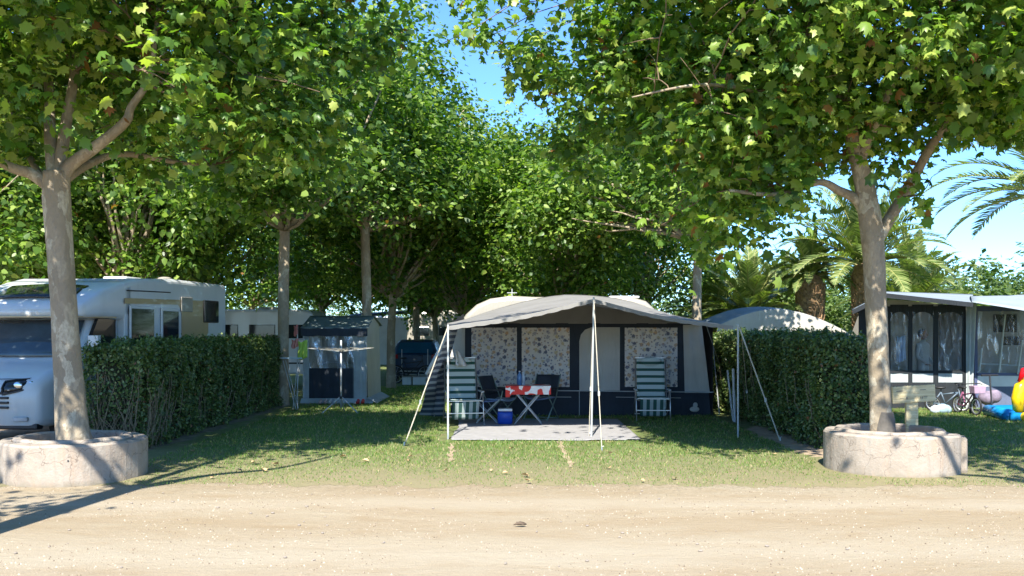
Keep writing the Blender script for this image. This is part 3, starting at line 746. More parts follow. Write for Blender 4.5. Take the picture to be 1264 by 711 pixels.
# ------------------------------------------------------------------ hedges
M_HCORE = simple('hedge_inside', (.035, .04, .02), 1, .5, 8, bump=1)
def hedge(label, x0, x1, y0, y1, h, seedv, n, bare=0):
    t = empty('hedge', ((x0+x1)/2, y0, 0), label, 'hedge'); r = np.random.default_rng(seedv)
    mb = MB(); i = .14
    mb.sheet(lambda u, v: Vector((x0+i+(x1-x0-2*i)*u, y0+i+(y1-y0-2*i)*v, h-i+.03*hsh(v*30, u*5))), 6, 60)
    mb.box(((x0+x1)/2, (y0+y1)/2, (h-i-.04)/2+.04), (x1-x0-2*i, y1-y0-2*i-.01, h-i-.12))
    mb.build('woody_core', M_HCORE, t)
    fx = r.uniform(0, 1, n); A = [(y1-y0)*h, (y1-y0)*h, (x1-x0)*h, (x1-x0)*h*.6, (x1-x0)*(y1-y0)]; A = np.array(A)
    f = r.choice(5, n, p=A/A.sum()); a = r.uniform(0, 1, n); b = r.uniform(0, 1, n)
    x = np.where(f == 0, x0, np.where(f == 1, x1, x0+(x1-x0)*a)); y = np.where(f <= 1, y0+(y1-y0)*a, np.where(f == 2, y0, np.where(f == 3, y1, y0+(y1-y0)*b)))
    z = np.where(f == 4, h, .04+(h-.04)*np.where(f <= 1, b, b))
    nrm = np.stack([np.where(f == 0, -1, np.where(f == 1, 1, 0)), np.where(f == 2, -1, np.where(f == 3, 1, 0)), np.where(f == 4, 1, 0)], 1).astype(float)
    P = np.stack([x, y, z], 1)
    depth = np.abs(r.normal(0, .085, n)); bumpy = .05*np.sin(y*4.1+z*3)+.04*np.sin(y*9.7-z*7+1)+.03*np.sin(x*11+z*5)
    P += nrm*(bumpy-depth+.04)[:, None]
    gapv = np.sin(y*5.3+np.sin(z*4)*1.5)*np.sin(z*6.1+y*1.7)+np.sin(x*6+z*5)*.4
    thin = (z < .45) & (r.uniform(0, 1, n) < .45)
    kp = ~((gapv > .85) & (r.uniform(0, 1, n) < .6)) & ~thin
    if bare: kp &= ~((y < y0+1.1) & (z < 1.15) & (x < x0+.75) & (r.uniform(0, 1, n) < .6))
    P = P[kp]; nrm = nrm[kp]; m = len(P)
    N = nrm*.7+np.array([0, 0, .5])+r.normal(0, .55, (m, 3)); T = nrm+r.normal(0, .8, (m, 3))+np.array([0, 0, .25])
    ns = 260; sy = r.uniform(y0, y1, ns); sx = r.uniform(x0, x1, ns); hh = r.uniform(.05, .22, ns)
    Q = []
    for a_, b_, c_ in zip(sx, sy, hh):
        dx_, dy_ = r.normal(0, .3, 2)
        for q_ in range(9): f_ = q_/8; Q.append((a_+dx_*c_*f_, b_+dy_*c_*f_, h-.03+c_*f_))
    Q = np.array(Q); P = np.concatenate([P, Q]); N = np.concatenate([N, r.normal(0, .6, Q.shape)+np.array([0, 0, .6])]); T = np.concatenate([T, r.normal(0, .8, Q.shape)]); m = len(P)
    V, Fc = leaves_np(P, N, T, r.uniform(.035, .075, m), LEAFQ_V*np.array([1.25, 1, 1]), LEAFQ_F)
    V -= np.array(t.location)
    link_mesh('foliage', np_mesh('foliage', V, Fc), M_HEDGE, t)
    sm = MB(); rr = random.Random(seedv)
    def stem(x, y, dx, dy, hh, r0):
        limb(sm, (x, y, 0), (x+dx, y+dy, hh), r0, .004, .08, 5, 5, 0, rr)
    for _ in range(130):
        side = rr.choice((x0+.1, x1-.1)); y = rr.uniform(y0, y1); stem(side, y, rr.uniform(-.2, .2), rr.uniform(-.3, .3), rr.uniform(.6, h-.1), .012)
    if bare:
        for _ in range(170):
            x = rr.uniform(x0, x1); y = y0+abs(rr.gauss(0, .25)); stem(x, y, rr.uniform(-.45, .45), rr.uniform(-.25, .2), rr.uniform(.4, 1.25), .009)
        for _ in range(40):
            y = rr.uniform(y0, y0+1.1); stem(x1-.05+rr.uniform(-.05, .1), y, rr.uniform(-.2, .2), rr.uniform(-.45, .45), rr.uniform(.4, 1.2), .008)
    sm.build('stems', M_STEM, t)
    return t
M_STEM = simple('bare_hedge_stem', (.20, .16, .10), .9, .3, 9)
hedge('clipped dark hedge beside the motorhome with bare twigs at its near end', -6.42, -5.5, 14.9, 24.0, 1.55, 61, 105000, 1)
hedge('tall clipped hedge behind the right planter catching sunlight', 4.6, 5.5, 14.9, 24.2, 1.68, 62, 110000)

# ------------------------------------------------------------------ planters
def planter(cx, cy, label, rad, h, notch):
    t = empty('tree_planter', (cx, cy, 0), label, 'planter', group='round concrete tree planters')
    def ring(mb, r0, r1, z0, z1, a0, a1, dx=0, dy=0, n=72):
        rings = []
        full = abs(a1-a0) > 359
        N = n
        prof = [(r1, z0), (r1, z1-.025), (r1-.022, z1), (r0+.015, z1), (r0, z1-.02), (r0, z0)]
        for i in range(N if full else N+1):
            a = R(a0+(a1-a0)*i/N); j = 1+.003*math.sin(i*1.9)
            rings.append([Vector((cx+dx+math.cos(a)*p*j, cy+dy+math.sin(a)*p*j, z+.004*math.sin(i*.7))) for p, z in prof])
        if full: rings.append(rings[0]); mb.loft(rings, cap=False)
        else: mb.loft(rings)
    a = MB(); ring(a, rad-.16, rad, -.05, h, notch[0], notch[1]); a.build('outer_ring', M_CONC, t)
    b = MB(); ring(b, rad-.27, rad-.165, -.05, h+.035, 0, 360, -.02, .02); b.build('inner_ring', M_CONC, t)
    c = MB()
    if notch[1]-notch[0] < 359:
        ring(c, rad-.12, rad+.035, -.05, h-.05, notch[1]-358, notch[0]-2+0, .02, 0, 30); c.build('side_segment', M_CONC, t)
    s = MB(); s.sheet(lambda u, v: Vector((cx+math.cos(u*6.2832)*v*(rad-.25), cy+math.sin(u*6.2832)*v*(rad-.25), h-.2+.03*math.sin(u*19)*v+.04*(1-v))), 40, 8)
    s.build('soil_fill', M_SOIL, t); 
    hb = MB(); hb.tube([(cx+.32*rad, cy-rad*.944-.004, h*.62), (cx+.32*rad, cy-rad*.944+.03, h*.62)], .013, 8); hb.build('lifting_hole', M_BLACK, t)
    return t
planter(-5.41, 12.33, 'round concrete planter ring under the left plane tree', .85, .47, (0, 360))
planter(4.93, 12.95, 'round concrete planter ring holding the right tree and the wooden sign', .845, .5, (22, 338-12))

# scar at the foot of the right trunk
mb = MB(); D = 12.78
def scar(u, v):
    a = R(-90+(u-.5)*100*(1-.45*v*v)); z = .33+v*.42; rr_ = .172
    c = W(1088, 520, D2); return Vector((c.x+.02+math.cos(a)*rr_, D2+math.sin(a)*rr_, z))
# (a patch of bared grey wood, part of the tree)
tree_r = [o for o in COL.objects if o.name.startswith('plane_tree') and 'scarred' in o.get('label', '')][0]
mb.sheet(scar, 8, 6); mb.build('bared_patch', simple('bared_wood', (.13, .115, .095), .9, .3, 9, bump=.5), tree_r, smooth=True)

# ------------------------------------------------------------------ wooden sign in right planter
D = 13.35
t = empty('wooden_sign', (X(1128, D), D, .3), 'weathered wooden board on a post standing in the right planter', 'sign')
mb = MB(); p = W(1127, 490, D); mb.box((p.x, D+.05, (p.z+.28)/2+.03), (.16, .06, p.z-.28)); mb.build('post', M_WOOD, t, bevel=.006)
a = W(1101, 488, D); b = W(1154, 484.5, D)
rt = Matrix.Rotation(-math.atan2(b.z-a.z, b.x-a.x), 3, 'Y')
mb = MB(); c = (a+b)/2; mb.box(c, (.575, .045, .225), 0, rt); bd = mb.build('board', M_WOOD, t, bevel=.006)
fp = simple('faded_paint', (.22, .19, .14), .9, .3, 20)
for (dx, dz, ww, hh) in ((-.17, -.045, .05, .008), (-.10, -.05, .018, .03), (.085, -.055, .01, .03), (.11, -.055, .01, .03), (.15, -.045, .05, .008), (.15, -.062, .04, .006), (-.19, .05, .09, .01), (.12, .05, .08, .01)):
    q = c+rt @ Vector((dx, -.0245, dz)); mk = MB(); mk.box(q, (ww, .003, hh), 0, rt); mk.build('worn_lettering', fp, bd)

# ------------------------------------------------------------------ motorhome
t = empty('motorhome', (-7.12, 15.45, 0), 'white motorhome with beige side band parked beside the left hedge', 'motorhome', rz=R(-5.0))
XR = 0.0   # local: right side at x=0, body to -2.3; y to the rear
def ringrect(xl, xr, zb, zt, y, rad=.12, n=4, tilt=0):
    pts = []
    for (cx, cz, a0) in ((xr-rad, zb+rad, -90), (xr-rad, zt-rad, 0), (xl+rad, zt-rad, 90), (xl+rad, zb+rad, 180)):
        for k in range(n+1):
            a = R(a0+90*k/n); pts.append(Vector((cx+math.cos(a)*rad, y+tilt*(cz+math.sin(a)*rad-zb), cz+math.sin(a)*rad)))
    return pts
b = MB()   # living box
b.loft([ringrect(-2.3, 0, .38, 2.66, 2.35, .1), ringrect(-2.32, .02, .36, 2.76, 2.9, .1), ringrect(-2.32, .02, .36, 2.83, 4.5, .1), ringrect(-2.32, .02, .36, 2.83, 7.1, .1), ringrect(-2.27, -.03, .40, 2.80, 7.22, .12)])
b.build('living_body', M_WHITE, t, local=True, smooth=False, bevel=.02)
b = MB()   # cab
b.loft([ringrect(-2.02, -.28, .32, .92, .02, .14), ringrect(-2.08, -.22, .28, 1.02, .12, .16), ringrect(-2.14, -.16, .27, 1.15, .35, .16), ringrect(-2.18, -.12, .27, 1.27, .75, .14), ringrect(-2.19, -.11, .27, 1.36, 1.0, .12),
        ringrect(-2.12, -.18, .27, 1.95, 1.55, .14), ringrect(-2.10, -.16, .27, 2.1, 1.85, .14), ringrect(-2.16, -.12, .27, 2.2, 2.5, .14)])
cab = b.build('cab', M_WHITE, t, local=True, smooth=True)
b = MB()   # over-cab cap
b.loft([ringrect(-2.12, -.18, 2.04, 2.16, 1.12, .05), ringrect(-2.2, -.10, 2.02, 2.28, 1.25, .08), ringrect(-2.28, -.02, 2.0, 2.52, 1.75, .12), ringrect(-2.3, 0, 1.98, 2.66, 2.35, .12), ringrect(-2.31, .01, 1.98, 2.7, 2.55, .12)])
b.build('over_cab_cap', M_WHITE, t, local=True, smooth=True)
b = MB(); b.sheet(lambda u, v: Vector((-1.85+1.4*u, 1.32+.62*v, 2.345+.235*v+.03*math.sin(math.pi*u))), 8, 4); b.build('skylight', M_GLASS, t, local=True, smooth=True, solid=.02)
b = MB(); b.sheet(lambda u, v: Vector((-2.06+1.82*(u)+(.5-u)*.12*v, .99+.53*v-.05*math.sin(math.pi*u), 1.375+.60*v)), 12, 6)
wsn = b.build('windscreen', M_WIND, t, local=True, smooth=True, solid=.012)
b = MB(); b.tube([(-2.1, 1.1, 2.03), (-.2, 1.1, 2.03)], .018, 6); b.tube([(-.2, 1.1, 2.03), (.015, 2.0, 2.03)], .016, 6); b.build('trim_strip', M_BEIGE, t, local=True)
b = MB(); b.sheet(lambda u, v: Vector((-2.0+1.7*u, .985-.03*v, 1.33-.04*v)), 4, 1); b.build('wiper_panel', M_BLACK, t, local=True, solid=.02)
# headlights, grille, bumper details
for sx in (-1, 1):
    b = MB(); cx = -1.15+sx*.64
    def hl(u, v):
        x = cx+sx*(-.30+.56*u); z = .80+.13*u+.21*v*(1-.35*u)
        yb = .02+.10*max(0, (z-.92)/.10) if z < 1.02 else .12+.23*(z-1.02)/.13
        return Vector((x, yb-.03+.26*u**3-.012*math.sin(math.pi*v), z))
    b.sheet(hl, 8, 4); h = b.build('headlight', M_GLASS, t, local=True, smooth=True, solid=.02)
    b = MB()
    for kk in range(11):
        pass
    b.tube([hl(u/8, 0)+Vector((0, -.012, 0)) for u in range(9)]+[hl(1, v/4)+Vector((0, -.012, 0)) for v in range(1, 5)]+[hl(1-u/8, 1)+Vector((0, -.012, 0)) for u in range(1, 9)]+[hl(0, 1-v/4)+Vector((0, -.012, 0)) for v in range(1, 5)], .014, 6)
    b.build('rim', M_BLACK, h, local=True)
    b = MB(); q = hl(.42, .5); b.ball(q+Vector((0, -.012, 0)), (.075, .02, .06)); b.ball(hl(.70, .5)+Vector((0, -.012, 0)), (.055, .02, .045)); b.tube([hl(.15, .25)+Vector((0, -.014, 0)), hl(.85, .2)+Vector((0, -.014, 0))], .010, 5); b.build('lens', M_CHROME, h, local=True, smooth=True)
b = MB(); b.tube([(-1.85, .135, 1.045), (-1.15, .10, 1.035), (-.45, .135, 1.045)], .006, 5); b.build('bonnet_seam', M_BLACK, t, local=True)
b = MB()
for k in range(4): b.box((-1.15, .0, .60+k*.075), (.85, .06, .035))
b.build('grille', M_BLACK, t, local=True, bevel=.008)
b = MB(); b.box((-1.15, .13, .30), (1.75, .2, .10)); b.build('bumper', M_BLACK, t, local=True, bevel=.03)
b = MB(); b.box((-.52, .0, .42), (.24, .06, .07)); b.box((-1.78, .0, .42), (.24, .06, .07)); b.build('fog_lamp', M_LAMP, t, local=True, bevel=.015)
for yy in (.78, 5.6):
    for xx in (-.14 if yy < 2 else -.06, -2.16):
        b = MB(); b.tube([(xx-.2, yy, .33), (xx, yy, .33)], .33, 24); wl = b.build('wheel', M_RUBBER, t, local=True, bevel=.03)
        b = MB(); b.tube([(xx-.03, yy, .33), (xx+.012, yy, .33)], .2, 18); b.build('rim', M_ALU, wl, local=True)
b = MB(); b.torus((-.125, .78, .36), .40, .035, 'x', 28, 6); b.build('wheel_arch', M_BLACK, t, local=True)
# mirror
b = MB(); b.box((.08, 1.12, 1.55), (.18, .10, .34)); b.tube([(-.12, 1.15, 1.45), (.05, 1.12, 1.5)], .02, 6); b.build('mirror', M_WHITE, t, local=True, bevel=.03)
# side band, windows (px fitted): local y positions from depth
b = MB(); b.prism([(.024, y_, z_) for y_, z_ in ((2.3, 2.38), (6.1, 2.44), (6.1, 1.75), (5.5, 1.45), (4.72, 1.45), (4.72, 2.22), (4.55, 2.32), (2.3, 2.28))], (.006, 0, 0)); b.build('beige_band', M_BEIGE, t, local=True)
def window(y0, y1, z0, z1, fr=.04, mat=M_GLASS, name='window', x=.022):
    b = MB(); b.box((x+.012, (y0+y1)/2, (z0+z1)/2), (.03, y1-y0+2*fr, z1-z0+2*fr)); f = b.build(name, M_BLACK if fr < .05 else M_WHITE, t, local=True, bevel=.02)
    b = MB(); b.box((x+.03, (y0+y1)/2, (z0+z1)/2), (.01, y1-y0, z1-z0)); b.build('pane', mat, f, local=True, bevel=.003)
window(2.5, 3.4, 1.45, 2.20, .05, x=.03); window(3.8, 4.5, 1.55, 2.18, .06, x=.03); window(5.85, 6.6, 2.0, 2.42, .03, x=.03)
b = MB(); b.tube([(.022, 2.4, 2.52), (.024, 4.2, 2.55)], .012, 5); b.build('trim_strip', M_BLACK, t, local=True)
b = MB(); b.box((.04, 4.95, 2.33), (.025, .55, .30)); b.build('vent_hatch', M_WHITE2, t, local=True, bevel=.01)
# cab side window
b = MB(); b.poly([(-.145, 1.2, 1.42), (-.12, 2.2, 1.42), (-.12, 2.2, 2.0), (-.14, 1.62, 2.0)]); b.build('cab_window', M_GLASS, t, local=True, solid=.06)
b = MB(); b.box((-1.3, 4.9, 2.86), (.5, .7, .07)); b.build('roof_hatch', M_WHITE, t, local=True, bevel=.03)
b = MB(); b.tube([(-.9, 6.0, 2.83), (-.9, 6.0, 2.93)], .02, 6); b.ball((-.9, 6.0, 2.92), (.15, .15, .04)); b.build('roof_aerial', M_WHITE2, t, local=True)

# ------------------------------------------------------------------ white caravan etc. far left
def far_caravan(label, px0, px1, ytop, D, depth=2.2, mat=M_WHITE, zb=.45):
    x0, x1 = X(px0, D), X(px1, D); zt = Zp(ytop, D)
    t = empty('caravan', ((x0+x1)/2, D, 0), label, 'caravan')
    prof = [(x0, zb), (x0-.05+.0, zb+.6), (x0+.02, zt-.35), (x0+.22, zt-.05), (x0+.5, zt), (x1-.5, zt), (x1-.2, zt-.06), (x1, zt-.4), (x1+.03, zb+.5), (x1-.05, zb)]
    b = MB(); b.prism([Vector((x, D, z)) for x, z in prof], (0, depth, 0)); b.build('body', mat, t, bevel=.08)
    b = MB(); b.box(((x0+x1)/2, D-.008, zb+.35), (x1-x0-.1, .02, .05)); b.build('trim_strip', M_BLACK, t)
    n = 3 if x1-x0 > 3 else 2
    for i in range(n):
        cx = x0+(x1-x0)*(i+.5)/n
        b = MB(); b.box((cx, D-.012, zb+1.32), (.8, .03, .42)); wn = b.build('window', M_GLASS, t, bevel=.02)
    for cx in (x0+(x1-x0)*.45, x0+(x1-x0)*.62):
        b = MB(); b.tube([(cx, D+.05, .3), (cx, D+.25, .3)], .3, 20); b.build('wheel', M_RUBBER, t, bevel=.02)
    b = MB(); b.box(((x0+x1)/2, D+1, zt+.04), (.6, .6, .1)); b.build('roof_hatch', M_WHITE2, t, bevel=.02)
    return t
far_caravan('long white caravan just past the left hedge', 255, 392, 382, 30.5)
far_caravan('small white caravan far back left of the blue car', 425, 500, 390, 56)
far_caravan('white caravan far back behind the blue car', 503, 600, 385, 48, mat=M_WHITE2)
far_caravan('white caravan far behind the motorhome', 60, 230, 368, 46)
# dark flat-roofed awnings far back, with bright sky cloth
def gazebo(label, px0, px1, yt, ye, D, mroof, mwall, depth=2.5):
    x0, x1 = X(px0, D), X(px1, D); zt, ze = Zp(yt, D), Zp(ye, D)
    t = empty('awning_tent', ((x0+x1)/2, D, 0), label, 'awning')
    xm = (x0+x1)/2
    b = MB(); b.sheet(lambda u, v: Vector((x0+(x1-x0)*u, D+depth*v, ze+(zt-ze)*(1-abs(2*u-1))**.8+.15*math.sin(math.pi*v))), 16, 6); b.build('roof', mroof, t, smooth=True, solid=.01)
    b = MB(); b.sheet(lambda u, v: Vector((x0+.1+(x1-x0-.2)*u, D+depth-.1, ze*v)), 12, 1); b.build('back_wall', mwall, t)
    for x in (x0+.05, x1-.05):
        for y in (D+.05, D+depth-.05):
            b = MB(); b.tube([(x, y, 0), (x, y, ze)], .02, 6); b.build('pole', M_ALU, t)
    return t
gazebo('dark flat awning far behind the small tent', 430, 575, 386, 391, 50, M_NAVY, M_GREY)
gazebo('pale awning far behind the blue car', 500, 560, 376, 382, 60, M_LROOF, M_GREY)

# ------------------------------------------------------------------ grey awning roof behind the right hedge
D = 26.5
t = empty('awning_tent', (X(975, D), D, 0), 'pale grey peaked awning roof showing above the right hedge', 'awning')
xa, xb = X(893, D), X(1056, D); xp = X(968, D); zp = Zp(381, D); zl = Zp(402, D); zr = Zp(413, D)
def rf(u, v):
    x = xa+(xb-xa)*u; up_ = (xp-xa)/(xb-xa)
    z = zl+(zp-zl)*math.sin(.5*math.pi*u/up_) if u < up_ else zr+(zp-zr)*math.cos(.5*math.pi*(u-up_)/(1-up_))**.9
    return Vector((x, D+.9+2.8*v-1.0*(u-.3)**2, z+.12*math.sin(math.pi*v*.6)))
b = MB(); b.sheet(rf, 30, 8); b.build('roof', M_LROOF, t, smooth=True, solid=.008)
b = MB(); b.sheet(lambda u, v: rf(u, 0).lerp(Vector((rf(u, 0).x, rf(u, 0).y+.02, 0)), v), 20, 2); b.build('front_wall', M_GREY, t)
b = MB(); b.tube([(xp, D+1, 0), (xp, D+1, zp-.02)], .02, 6); b.build('pole', M_ALU, t)

# ------------------------------------------------------------------ main caravan and awning
CD = 23.9
t = empty('caravan', (1.2, CD, 0), 'cream caravan with rounded end behind the big striped-curtain awning', 'caravan')
x0, x1 = X(566, CD), X(812, CD); zt = Zp(366.5, CD)
prof = [(x0+.1, .45), (x0-.02, 1.1), (x0+.02, Zp(400, CD)), (X(575, CD), Zp(388, CD)), (X(588, CD), Zp(376, CD)), (X(605, CD), Zp(368.5, CD)), (X(630, CD), Zp(365, CD)), (X(660, CD), zt), (X(780, CD), zt), (X(798, CD), zt-.1), (x1, zt-.35), (x1+.05, 1.2), (x1-.1, .45)]
b = MB(); b.prism([Vector((x, CD, z)) for x, z in prof], (0, 2.1, 0)); b.build('body', M_WHITE2, t, bevel=.1)
for (px, w_, h_) in ((632, .45, .04), (712, .7, .07), (775, .75, .06)):
    b = MB(); b.box((X(px, CD), CD+1, zt+h_/2-.01), (w_, .6, h_)); b.build('roof_hatch', M_WHITE, t, bevel=.03)
b = MB(); b.tube([(X(632, CD), CD+.6, zt), (X(632, CD), CD+.6, zt+.22)], .012, 6); b.tube([(X(632, CD)-.12, CD+.6, zt+.12), (X(632, CD)+.12, CD+.6, zt+.12)], .01, 6); b.build('aerial', M_POLEW, t)
for cx in (.9, 1.7):
    b = MB(); b.tube([(cx, CD+.05, .32), (cx, CD+.25, .32)], .32, 20); b.build('wheel', M_RUBBER, t, bevel=.02)

AD = 21.0
aw = empty('caravan_awning', (1.4, AD, 0), 'big grey and navy awning with floral curtains and raised front canopy', 'awning')
wx = lambda px: X(px, AD); wz = lambda py: Zp(py, AD)
wtop = wz(399)
b = MB(); b.sheet(lambda u, v: Vector((wx(556)+(wx(866+12*(1-v))-wx(556))*u, AD+.01*math.sin(u*40), wtop*v)), 40, 8); b.build('front_wall', M_NAVY, aw)
def panel(name, pxs, ys, mat, dy, wob=.008, fr=6):
    b = MB()
    def fn(u, v):
        xl = pxs[0]+(pxs[3]-pxs[0])*v; xr = pxs[1]+(pxs[2]-pxs[1])*v
        return Vector((wx(xl+(xr-xl)*u), AD-dy+wob*math.sin(u*fr*6.28+v), wz(ys[1]+(ys[0]-ys[1])*v)))
    b.sheet(fn, 30, 10); return b.build(name, mat, aw, smooth=True)
for (a, c) in ((583, 637), (645, 702), (772, 835)):
    p = panel('window', (a-1, c+1, c+1, a-1), (404.5, 477.5), M_CURT, .03)
    p.name = 'curtained_window'
# door panel with rounded top-left corner
b = MB(); pts = [(765, 482), (765, 404), (730, 404), (722, 407), (717, 413), (715, 421), (715, 482)]
b.poly([Vector((wx(x), AD-.025, wz(y))) for x, y in pts]); b.build('door_panel', M_GREY, aw)
panel('side_panel', (845, 876, 866, 843), (401, 485), M_GREY, .02, .006, 2)
panel('side_panel', (556, 574, 574, 556), (401, 500), M_GREY, .02, .006, 2)
b = MB(); b.tube([(wx(640), AD-.05, wz(481.5)), (wx(880), AD-.05, wz(484))], .011, 6); b.tube([(wx(640), AD-.05, wz(489.5)), (wx(705), AD-.05, wz(490))], .008, 5); b.tube([(wx(760), AD-.05, wz(490)), (wx(840), AD-.05, wz(491))], .008, 5)
b.build('hem_pole', M_POLEW, aw)
b = MB(); b.tube([(wx(715), AD-.04, wz(482)), (wx(715), AD-.04, .02)], .009, 5); b.build('zip', M_POLEW, aw)
b = MB(); b.ball(Vector((wx(857), AD-.03, wz(505))), (.10, .02, .06)); b.ball(Vector((wx(858), AD-.03, wz(500))), (.05, .02, .06)); b.build('pale_badge', M_GREY, aw, smooth=True)
# dark side walls back to the caravan
for px, x2 in ((556, -1.15), (880, 3.75)):
    b = MB(); b.sheet(lambda u, v: Vector((wx(px)+(x2-wx(px))*u, AD+(CD-AD)*u, (wtop+.25*u)*v)), 4, 4); b.build('side_wall', M_NAVY, aw)
# canopy roof
CDp = 16.6
fl, fc, fr_ = W(553, 403, CDp), W(733, 369, CDp), W(905, 402.5, CDp)
def lerp3(u, a, b_, c, um):
    return (a.lerp(b_, u/um)) if u < um else b_.lerp(c, (u-um)/(1-um))
um = (fc.x-fl.x)/(fr_.x-fl.x)
def roofp(u, v):
    f = lerp3(u, fl, fc, fr_, um); s1 = -.03*math.sin(math.pi*min(1, u/um)) if u < um else -.04*math.sin(math.pi*(u-um)/(1-um))
    f = f+Vector((0, 0, s1))
    m = lerp3(u, Vector((wx(552), AD, wtop+.0)), Vector((wx(715), AD, wtop+.42)), Vector((wx(885), AD, wtop+.0)), um)
    k = lerp3(u, Vector((-1.2, CD-.02, 2.1)), Vector((1.3, CD-.02, 2.60)), Vector((3.75, CD-.02, 2.1)), um); k.z = 2.03+(.62*(1-abs(2*u-1)**1.6) if u < .5 else .63*(1-abs(2*u-1)**3.2))
    m.z = wtop+.40*(1-abs(2*u-1)**1.15)
    p = f.lerp(m, v/.6) if v < .6 else m.lerp(k, (v-.6)/.4)
    # front edge scallops between the poles, sag between supports
    sag = -.03*math.sin(math.pi*min(1, v/.6))*(1-.5*abs(2*u-1))-.02*math.sin(math.pi*u*2)**2
    return p+Vector((0, .10*math.sin(math.pi*(u/um if u < um else (u-um)/(1-um)))*max(0, 1-v*2), sag))
b = MB(); b.sheet(roofp, 48, 24); b.build('canopy_roof', M_ROOF, aw, smooth=True, solid=.006)
b = MB(); b.sheet(lambda u, v: roofp(u, 0)+Vector((0, -.012, -v*(.055+.012*abs(math.sin(u*math.pi*20))))), 160, 2); b.build('valance', M_ROOFV if 'M_ROOFV' in globals() else M_ROOF, aw, smooth=True)
b = MB(); b.sheet(lambda u, v: Vector((wx(556)+(wx(872)-wx(556))*u, AD-.005+.01*math.sin(u*60), wtop+(roofp(u, .6).z-wtop)*v-.01)), 40, 4); b.build('gable_cloth', M_ROOF, aw, smooth=True)
# poles
for (px, yb, tip) in ((553, 543, fl), (730, 541, fc), (911, 541, Vector((X(911, CDp), CDp, fr_.z)))):
    D = 2214/(yb-HZ); b = MB(); b.tube([(X(px, D), D, 0), (tip.x, tip.y, tip.z+.03)], .016, 8); b.build('canopy_pole', M_POLEW, aw)
for (xa_, ya_, xb_, yb_, r_) in ((905, 455, 907, 521, .028), (898, 457, 905, 520, .02), (878, 405, 888, 512, .012)):
    D = 2214/(yb_-HZ+.5); b = MB(); b.tube([W(xa_, ya_, D), W(xb_, yb_, D)], r_, 8); b.build('loose_pole', M_POLEW, aw)
# guy ropes with pegs
def guy(tip, px, py, r_=.007, runner=None):
    D = 2214/(py-HZ); e = Vector((X(px, D), D, .01)); b = MB(); b.tube([tip, e], r_, 5)
    g_ = b.build('guy_rope', M_ROPE, aw)
    b = MB(); d = (tip-e).normalized(); b.tube([e-Vector((d.x, d.y, 0))*.04+Vector((0, 0, -.08)), e+Vector((0, 0, .06)), e+Vector((.03, 0, .065))], .008, 6); b.build('peg', M_ALU, g_)
    q = e.lerp(tip, .35); b = MB(); b.box(q, (.03, .03, .07)); b.build('runner', M_POLEW, g_)
guy(fl, 499, 551, .009); guy(fc, 743, 557, .007); guy(fc, 727, 540, .007)
guy(Vector((X(912, CDp), CDp, fr_.z)), 963, 545, .013); guy(W(872, 402, 19.5), 905, 500); guy(W(915, 405, 17), 925, 520, .006); guy(W(560, 405, 20), 536, 516, .008)
# side flap at left, rolled out
b = MB()
def flap(u, v):
    A, B = W(554, 409, 18.6), W(565, 404, 20.5); C_, E = W(527, 462, 18.3), W(543, 470, 20.2)
    p = A.lerp(B, u).lerp(C_.lerp(E, u), v); return p+Vector((.03*math.sin(u*19), 0, -.10*math.sin(math.pi*v)+.02*math.sin(u*25)))
b.sheet(flap, 16, 14); b.build('side_flap', M_FLAP, aw, smooth=True)
b = MB()
def flap2(u, v):
    A, B = W(527, 462, 18.3), W(545, 466, 20.2); C_, E = W(517, 512, 20.5), W(554, 515, 20.6)
    p = A.lerp(B, u).lerp(C_.lerp(E, u), v); return p+Vector((.05*math.sin(u*15+v*3), .04*math.sin(v*9+u*6), 0))
b.sheet(flap2, 16, 14); b.build('side_flap', M_FLAP, aw, smooth=True)
b = MB(); b.tube([W(555, 408, 18.4), W(526, 462, 18.2)], .03, 8); b.build('rolled_hem', M_TENTL, aw, smooth=True)

# mat
b = MB()
ma = [X(558, 16.15), 16.15, X(792, 16.15), 20.0]
def mat_(u, v):
    x = ma[0]+(ma[2]-ma[0]+.25*v*.3)*u-.05*hsh(v*5)*(u < .5)-.06*v; y = ma[1]+(ma[3]-ma[1])*v+.05*hsh(u*4)*(v < .5)+ (u > .93)*.12*(1-v)
    return Vector((x, y, .028+.010*hsh(u*13, v*9)*math.sin(v*20+u*7)))
b.sheet(mat_, 60, 50); tag(b.build('ground_mat', M_MAT, smooth=True, solid=.006), 'grey woven ground mat spread in front of the awning', 'mat')

